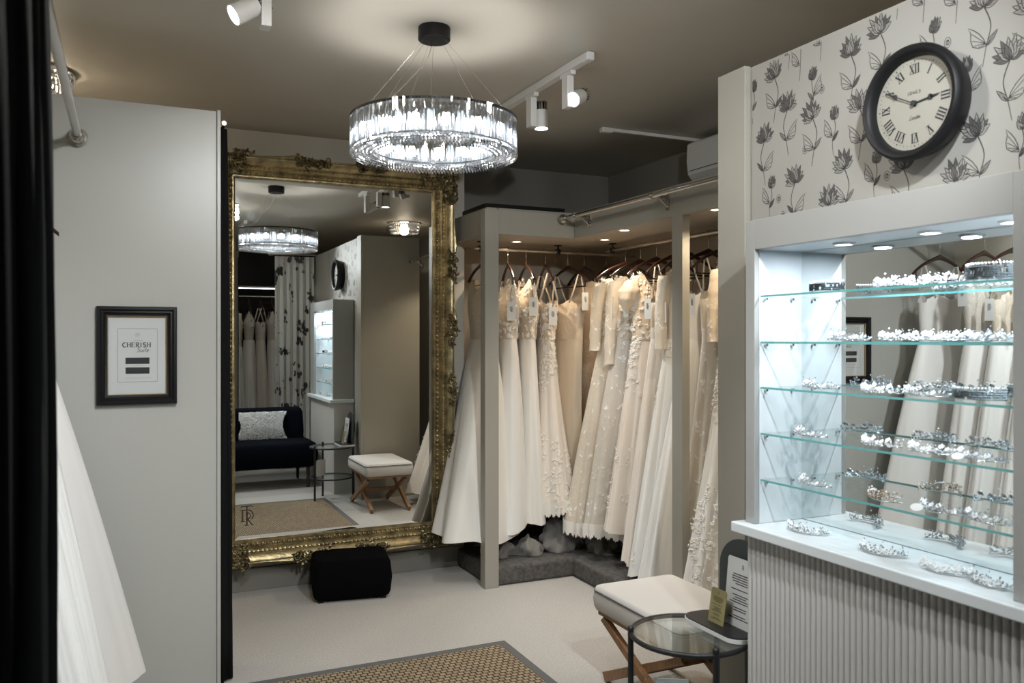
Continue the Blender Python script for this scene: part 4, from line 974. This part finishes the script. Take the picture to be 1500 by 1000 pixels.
def make_gown(g, name='wedding_gown'):
    r = random.Random(g['seed']); g = dict(dict(waist=.145, wz=.50, hem=1.65, w=.36, t=.085, flare=1.0, sx=-.04, sy=0, top='strap', mb='laceI', ms='satin', app=0, sleeve=None, tagx=1, hemlace=0, am=.05, bapp=0), **g); g['hem'] -= .072
    nf = g.get('nf', 9); am = g['am']; g['folds'] = [(nf, r.uniform(0, 6), am), (nf * 2 - 3, r.uniform(0, 6), am * (.6 if 'tulle' in g['ms'] else .35)), (5, r.uniform(0, 6), am * .8), (nf * 3 + 1, r.uniform(0, 6), am * (.28 if 'tulle' in g['ms'] else .06))]; g['ph'] = r.uniform(0, 6)
    t = thing(name, 'x', 'wedding dress', (0, 0, 0)); N1, N2 = 120, 34
    m = MB(); m.loft([[surf_skirt(g, 2 * pi * j / N1, i / N2) for j in range(N1)] for i in range(N2 + 1)], True, False, False)
    if g['hemlace']:                    # scalloped lace edge
        ed = []
        for q in (0, 1):
            row = []
            for j in range(N1 * 2):
                p = surf_skirt(g, pi * j / N1, 1) ; row.append((p.x * (1 + .004), p.y * 1.01, p.z + (.05 if q == 0 else -.012 - .022 * abs(sin(j * .42)) - .010 * (j % 2))))
            ed.append(row)
        e2 = MB(); e2.loft(ed, True, False, False); e2.build('lace_hem', M['applique'], t, smooth=True)
    m.build('skirt', M[g['ms']], t, smooth=True)
    # bodice
    m = MB(); N1, N2 = 72, 16; rows = []
    for i in range(N2 + 1):
        v = i / N2; row = []
        for j in range(N1):
            th = 2 * pi * j / N1; xs = .17 if g['top'] == 'strap' else .195
            xt = xs * cos(th); zt = bod_top(g, xt, th); z = zt + (-g['wz'] - .004 - zt) * v
            # half width and thickness at this height
            k = min(1, max(0, (-z - .12) / .16)); hw_b = (.155 + (.0 if g['top'] == 'strap' else .02)); f = max(0, (-z - .26) / (g['wz'] - .26)); f = min(1, f)
            hw = hw_b + (g['waist'] - hw_b) * (f * f * (3 - 2 * f)); hw = xs * (1 - k) + hw * k if g['top'] != 'strap' else hw
            ht = (.012 + .058 * k) * (1 - .25 * f) + .004 * sin(5 * th)
            row.append((hw * cos(th), ht * sin(th), z))
        rows.append(row)
    m.loft(rows, True, False, False); m.build('bodice', M[g['mb']], t, smooth=True)
    if g['bapp']:
        m = MB()
        for c in range(g['bapp']):
            i = r.randrange(N2); j = r.randrange(N1); p = Vector(rows[i][j]); q = Vector(rows[i][(j + 1) % N1]); w_ = Vector(rows[i + 1][j]); tx_ = (q - p).normalized(); tz_ = (w_ - p).normalized()
            n = Vector((p.x, p.y * 3, 0)).normalized(); a = r.uniform(0, 6.28)
            for b in range(4): aa = a + (b - 1.5) * .7; m.leaf(p + n * .003, tx_ * cos(aa) + tz_ * sin(aa), n, .026, .012, .002)
        m.build('bodice_applique', M['applique'], t)['kind'] = 'stuff'
    if g['top'] == 'strap':
        for s in (-1, 1):
            m = MB(); m.tube([(s * .095, -.062, -.262), (s * .115, -.035, -.17), (s * .125, -.010, -.082), (s * .125, .012, -.082), (s * .115, .035, -.17), (s * .095, .060, -.265)], .0065, 8, flat=.4); m.build('strap', M[g['mb']], t, smooth=True)
    if g['sleeve']:
        L, R0, R1 = g['sleeve']
        for s in (-1, 1):
            m = MB(); rings = []
            for k in range(15):
                f = k / 14; rr = (R0 * sin(pi * min(1, .18 + f * .9)) if R1 < 0 else R0 + (R1 - R0) * f) * (1 + .05 * sin(k * 1.9)); c0 = Vector((s * (.165 + .045 * f ** .6), .01 * sin(3 * f), -.155 - L * f))
                rings.append([(c0.x + rr * cos(2 * pi * j / 18), c0.y + rr * (1 + .12 * sin(5 * 2 * pi * j / 18)) * sin(2 * pi * j / 18), c0.z) for j in range(18)])
            m.loft(rings, True, False, False); m.build('sleeve', M[g['mb']], t, smooth=True)
    if g['app']:
        m = MB(); dens = g['app']
        for c in range(dens):
            th = r.uniform(0, 2 * pi) if c % 3 else pi + r.uniform(-.9, .9); v = r.choice((r.uniform(0, .35) ** 1.2, r.uniform(.55, 1) if g.get('apphem', 1) else r.uniform(0, .5)))
            for k in range(7):
                th2 = th + r.gauss(0, .05 if v > .4 else .12); v2 = min(.985, max(0, v + r.gauss(0, .022)))
                p = surf_skirt(g, th2, v2); q = surf_skirt(g, th2 + .05, v2); w_ = surf_skirt(g, th2, min(1, v2 + .03)); n = (q - p).cross(w_ - p).normalized()
                if n.dot(Vector((p.x - g['sx'] * v2, p.y - g['sy'] * v2, 0))) < 0: n = -n
                tx_ = (q - p).normalized(); tz_ = (w_ - p).normalized(); a = r.uniform(0, 6.28)
                if k < 2:
                    for b in range(5): aa = a + b * 1.257; m.leaf(p + n * .003, tx_ * cos(aa) + tz_ * sin(aa), n, .013, .010, .002)
                else: m.leaf(p + n * .003, tx_ * cos(a) + tz_ * sin(a), n, .022, .009, .002)
        m.build('lace_applique', M['applique'], t)['kind'] = 'stuff'
    if g['tagx']:
        s = g['tagx']; y = r.uniform(-.02, .02); tz0 = -.20 - r.uniform(0, .10); x = -.205
        m = MB(); m.box(x - .0008, x + .0008, y - .026, y + .026, tz0 - .115, tz0); tg = m.build('swing_tag', M['card'], t)
        m = MB(); m.tube([(x, y, tz0 - .004), (x + .008, y + .004, tz0 + .05), (x + .02, 0, -.145)], .0013, 5); m.build('cord', M['ink2'], tg)
        m = MB(); serif(m, lambda a, b: (x - .0014, -a + 2 * y, b), y, tz0 - .045, .024); m.build('monogram', M['ink2'], tg)
    return t
def hang(g, loc, rz, hlabel, group, hgroup, jitter=0):
    loc = Vector(loc); at(g, loc - Vector((0, 0, .072)), rz); g['group'] = group
    if hang_used[0]: h = dup(HANG, label=hlabel)
    else: h = HANG; hang_used[0] = True; h['label'] = hlabel
    at(h, loc, rz); h['group'] = hgroup
G1, G2, G3, G4 = 'wedding gowns on the alcove back rail', 'wedding gowns along the right closet rail', 'wedding gowns on the left rack', 'wedding gowns on the rack behind the sofa'
H1, H2, H3, H4 = 'hangers on the alcove back rail', 'hangers on the right closet rail', 'hangers on the left rack', 'hangers on the rack behind the sofa'
Q = radians(90)
back = [(2.045, 'ivory satin gown flaring out left of the closet corner post', dict(seed=1, w=.205, t=.245, sx=-.155, sy=.125, flare=.8, hem=1.755, mb='laceI', ms='satin', top='cover', tagx=0, nf=6, am=.045), .06),
        (2.235, 'ivory satin gown with lace bodice just right of the closet corner post', dict(seed=2, w=.33, t=.15, sx=-.03, sy=.03, flare=.85, hem=1.745, mb='laceI', bapp=160, ms='satinw', top='cover', nf=6, am=.035, hemlace=0), -.25),
        (2.365, 'ivory satin gown with beaded lace bodice, second right of the corner post', dict(seed=3, w=.30, t=.10, sx=-.0, flare=.9, hem=1.70, mb='laceC', ms='satin', top='cover', bapp=160, nf=7, am=.035), -.2),
        (2.505, 'champagne lace gown with white leaf appliques on the back rail', dict(seed=4, bapp=110, w=.33, t=.155, sx=-.03, sy=-.02, flare=1.2, hem=1.65, mb='laceC', ms='tulleblush', top='strap', app=130, hemlace=1, nf=8, am=.04), -.25),
        (2.675, 'slim golden champagne gown with white tag on the back rail', dict(seed=5, w=.16, t=.06, sx=.03, flare=1.6, hem=1.45, mb='laceC', ms='champ', top='strap', nf=7, am=.05), .15),
        (2.80, 'beaded champagne slim gown tucked into the closet corner', dict(seed=6, w=.20, t=.07, sx=0, flare=1.6, hem=1.6, mb='beadC', ms='beadC', top='high', nf=7), .05),
        (2.97, 'champagne lace gown deep in the closet corner', dict(seed=7, w=.2, t=.07, sx=.03, flare=1.5, hem=1.6, mb='laceC', ms='laceC', top='strap', tagx=0), 0)]
for i, (x, lab, g, dr) in enumerate(back):
    o = make_gown(g); o['label'] = lab
    hang(o, (x, 4.9 if i else 4.865, RZ), Q + dr,
         ['dark hanger behind the corner post on the back rail', 'dark hanger nearest right of the corner post', 'dark hanger of the second gown right of the corner post', 'tilted dark hanger over the champagne applique gown', 'dark hanger over the slim golden champagne gown', 'red brown hanger of the beaded gown in the corner', 'red brown hanger deepest in the closet corner'][i], G1, H1)
right = [(4.50, 'ivory allover lace gown with long sleeves at the closet corner', dict(seed=11, w=.31, t=.12, sx=-.09, waist=.17, bapp=240, flare=.8, hem=1.72, mb='laceI', ms='laceI', top='cover', sleeve=(.42, .045, .035), hemlace=1, nf=8)),
         (4.33, 'ivory lace gown with scalloped hem, second along the right rail', dict(seed=12, w=.31, t=.11, sx=-.07, waist=.17, flare=.8, hem=1.75, mb='laceI', bapp=160, ms='laceW', top='cover', sleeve=(.50, .045, .03), hemlace=1, nf=8)),
         (4.16, 'champagne lace gown with puffed lace sleeves on the right rail', dict(seed=13, w=.30, t=.10, sx=-.05, waist=.165, bapp=260, flare=.95, hem=1.70, mb='laceC', ms='tulleblush', top='cover', sleeve=(.22, .06, -1), app=60, nf=9)),
         (4.00, 'blush tulle gown with lace bodice on the right rail', dict(seed=14, w=.32, t=.10, sx=-.05, waist=.165, flare=.9, hem=1.82, mb='laceW', ms='tulleblush', top='strap', nf=11)),
         (3.84, 'soft ivory tulle gown with small lace motifs on the right rail', dict(seed=15, w=.35, t=.12, sx=-.06, waist=.16, flare=.85, hem=1.86, mb='laceI', ms='tulle', top='cover', sleeve=(.40, .045, .03), bapp=40, app=26, nf=12)),
         (3.67, 'full white tulle gown just behind the closet middle post', dict(seed=16, w=.38, t=.13, sx=-.07, waist=.155, sy=.02, flare=.8, hem=1.90, mb='satinw', ms='tulle', top='strap', nf=12, am=.04)),
         (3.53, 'ivory gown with tag partly hidden by the closet middle post', dict(seed=17, w=.30, t=.06, sx=-.02, flare=1.1, hem=1.8, mb='laceI', ms='laceI', top='strap', nf=9)),
         (3.36, 'champagne gown with white leaf lace, first right of the middle post', dict(seed=18, w=.36, t=.11, sx=-.13, sy=-.11, flare=1.25, hem=1.90, mb='laceC', ms='tulle', top='cover', app=150, nf=9, waist=.165, bapp=420, sleeve=(.36, .05, .035))),
         (3.20, 'champagne gown with beaded lace, second right of the middle post', dict(seed=19, w=.38, t=.10, sx=-.13, sy=-.06, flare=1.2, hem=1.88, mb='laceC', ms='laceW', top='cover', app=70, nf=9, waist=.165, bapp=420, sleeve=(.40, .05, .035))),
         (3.04, 'nude gown under large white leaf lace, third right of the middle post', dict(seed=20, w=.36, t=.10, sx=-.12, sy=-.03, flare=1.1, hem=1.88, mb='laceC', ms='tulle', top='cover', bapp=360, sleeve=(.45, .05, .035), waist=.16, app=60, nf=9)),
         (2.88, 'blush satin gown beside the partition end with dark embroidered sprig', dict(seed=21, w=.40, t=.11, sx=-.24, flare=.8, hem=1.93, mb='laceI', ms='tulleblush', top='strap', nf=8, am=.04)),
         (2.70, 'white tulle gown behind the partition end, seen in the mirror', dict(seed=22, w=.38, t=.10, sx=-.20, flare=.85, hem=1.92, mb='laceW', ms='tulle', top='cover', app=60, nf=10)),
         (2.53, 'ivory lace gown behind the partition end, last on the right rail', dict(seed=23, w=.30, t=.06, sx=-.0, flare=.9, hem=1.8, mb='laceI', ms='laceW', top='cover', nf=10))]
rl = ['at the closet corner', 'second from the closet corner', 'third from the closet corner', 'fourth from the closet corner', 'fifth from the closet corner', 'over the full white tulle gown', 'behind the closet middle post', 'first right of the middle post', 'second right of the middle post', 'third right of the middle post', 'over the blush gown by the partition', 'second last, behind the partition end', 'last, behind the partition end']
GR = []
for i, (y, lab, g) in enumerate(right):
    o = make_gown(g); o['label'] = lab; GR.append(o)
    hang(o, (2.87, y, RZ), random.uniform(-.12, .12) + (.12 if i in (3, 4, 5) else 0), 'mahogany hanger on the right closet rail, ' + rl[i], G2, H2)
# dark sprig embroidery and silk flowers on the blush gown
g21 = GR[10]; m = MB(); f = MB(); r = random.Random(3)
for k in range(26):
    z = -.62 - .035 * k + r.uniform(-.01, .01) ; x = -.20 - .22 * ((-z - .5) / 1.4) + r.uniform(-.02, .01); y = -.02 + r.uniform(-.03, .03)
    m.leaf((x - .04, y, z), (-.2, r.uniform(-1, 1), r.uniform(-1, 1)), (-1, 0, 0), .028, .012, .002)
    if k % 3 == 0:
        for b in range(6): a = b * 1.047; f.leaf((x - .045, y + .01, z + .02), (-.2, cos(a), sin(a)), (-1, 0, 0), .016, .012, .002)
m.build('embroidered_sprig', M['appliqueg'], g21); f.build('silk_flowers', M['gownflower'], g21)
# left rack
rail('hanging_rail', 'nickel rail of the left gown rack beside the grey panel', (-.42, 3.585, RZ), (-.42, 1.85, RZ), (.2, .8), H - .002)
lab3 = ['long white satin gown with wide skirt against the left grey panel', 'white satin gown with lace bodice, second from the left grey panel', 'ivory tulle gown, third from the left grey panel', 'ivory tulle gown, fourth from the left grey panel', 'white satin gown, fifth from the left grey panel', 'white tulle gown, sixth from the left grey panel', 'white satin gown, seventh from the left grey panel', 'white gown nearest the black curtain on the left rack']
spec3 = [dict(seed=31, w=.43, t=.13, sx=-.06, flare=.85, hem=1.84, mb='satinw', ms='satinw', top='strap', nf=6, am=.05, tagx=0), dict(seed=32, wt=.07, w=.37, t=.115, sx=-.03, flare=.9, hem=1.84, mb='laceW', ms='satinw', top='cover', nf=7), dict(seed=33, wt=.07, w=.37, t=.115, sx=-.03, flare=.9, hem=1.84, mb='laceI', ms='tulle', top='strap', nf=8)]
P3 = []
for i, lab in enumerate(lab3):
    y = 3.37 - i * .160 - .12 * (i > 0)
    if i < 3: o = make_gown(spec3[i]); P3.append(o); o['label'] = lab
    else: o = dup(P3[1 + i % 2], label=lab)
    hang(o, (-.42, y, RZ), pi + random.uniform(-.1, .1), 'mahogany hanger of the ' + lab.replace(' with wide skirt', ''), G3, H3)
# rack behind the sofa
rail('hanging_rail', 'nickel rail behind the sofa, seen in the mirror', (1.05, -1.6, 2.0), (2.35, -1.6, 2.0), (.05, .95), H - .002)
w4 = ['leftmost', 'second from left', 'third from left', 'fourth from left', 'fourth from right', 'third from right', 'second from right', 'rightmost']
for i in range(8):
    src = [GR[11], GR[4], P3[1], GR[3]][i % 4]; o = dup(src, label='pale gown on the rack behind the sofa, %s in the mirror' % w4[i])
    hang(o, (1.18 + .145 * i, -1.6, 2.0), -Q + random.uniform(-.15, .15), 'hanger on the rack behind the sofa, %s in the mirror' % w4[i], G4, H4)
t = thing('rear_wardrobe', 'dark open wardrobe framing the gowns behind the sofa', 'wardrobe', (1.75, -1.9, 0))
m = MB(); m.box(.98, 2.5, -2.195, -2.17, 0, 2.5); m.build('back_panel', M['black'], t)
m = MB(); m.box(.98, 2.5, -1.30, -1.27, 2.12, 2.55); m.build('header_panel', M['black'], t)
for x in (.98, 2.47): m = MB(); m.box(x, x + .03, -2.17, -1.30, 0, 2.55); m.build('side_panel', M['black'], t)
t = thing('strip_light', 'lit strip light under the rear wardrobe header', 'light', (1.55, -1.34, 2.09))
m = MB(); m.box(1.20, 1.95, -1.335, -1.305, 2.095, 2.118); m.build('channel', M['white'], t)
m = MB(); m.box(1.21, 1.94, -1.332, -1.308, 2.088, 2.095); m.build('diffuser', emit('lit_strip', (1, .9, .75), 7), t)
# grey net bags bundled on the step
def bundle(label, cx_, cy_, sx_, sy_, h, seed):
    r = random.Random(seed); m = MB(); rings = []; ph = [r.uniform(0, 6) for _ in range(5)]
    for i in range(13):
        f = i / 12; rows = []; rad = sqrt(max(0, 1 - (2 * f - 1) ** 2)) if f > .5 else .82 + .36 * f * 1
        rad = (1 - (max(0, f - .35) / .65) ** 2) ** .5 if f > .35 else 1
        for j in range(40):
            a = 2 * pi * j / 40; q = rad * (1 + .16 * sin(3 * a + ph[0] + 4 * f) + .09 * sin(7 * a + ph[1] - 6 * f) + .06 * sin(13 * a + ph[2] + 5 * f))
            rows.append((cx_ + sx_ * q * cos(a), cy_ + sy_ * q * sin(a), .117 + h * .75 * f * (1 + .28 * sin(2 * a + ph[4]) + .16 * sin(5 * a + ph[3]) + .07 * sin(11 * a + ph[0]))))
        rings.append(rows)
    m.loft(rings, True); tag(m.build('net_bundle', M['baggrey'], smooth=True), label, 'fabric bundle', 'net bundles on the closet step')
bundle('grey net bundle on the step behind the closet corner post', 2.08, 4.72, .10, .09, .10, 1)
bundle('small grey net bundle on the step right of the corner post', 2.27, 4.66, .09, .08, .11, 2)
bundle('large grey net bundle under the champagne applique gown', 2.50, 4.70, .13, .11, .19, 3)
bundle('grey net bundle in the inner corner of the step', 2.72, 4.52, .10, .10, .13, 4)
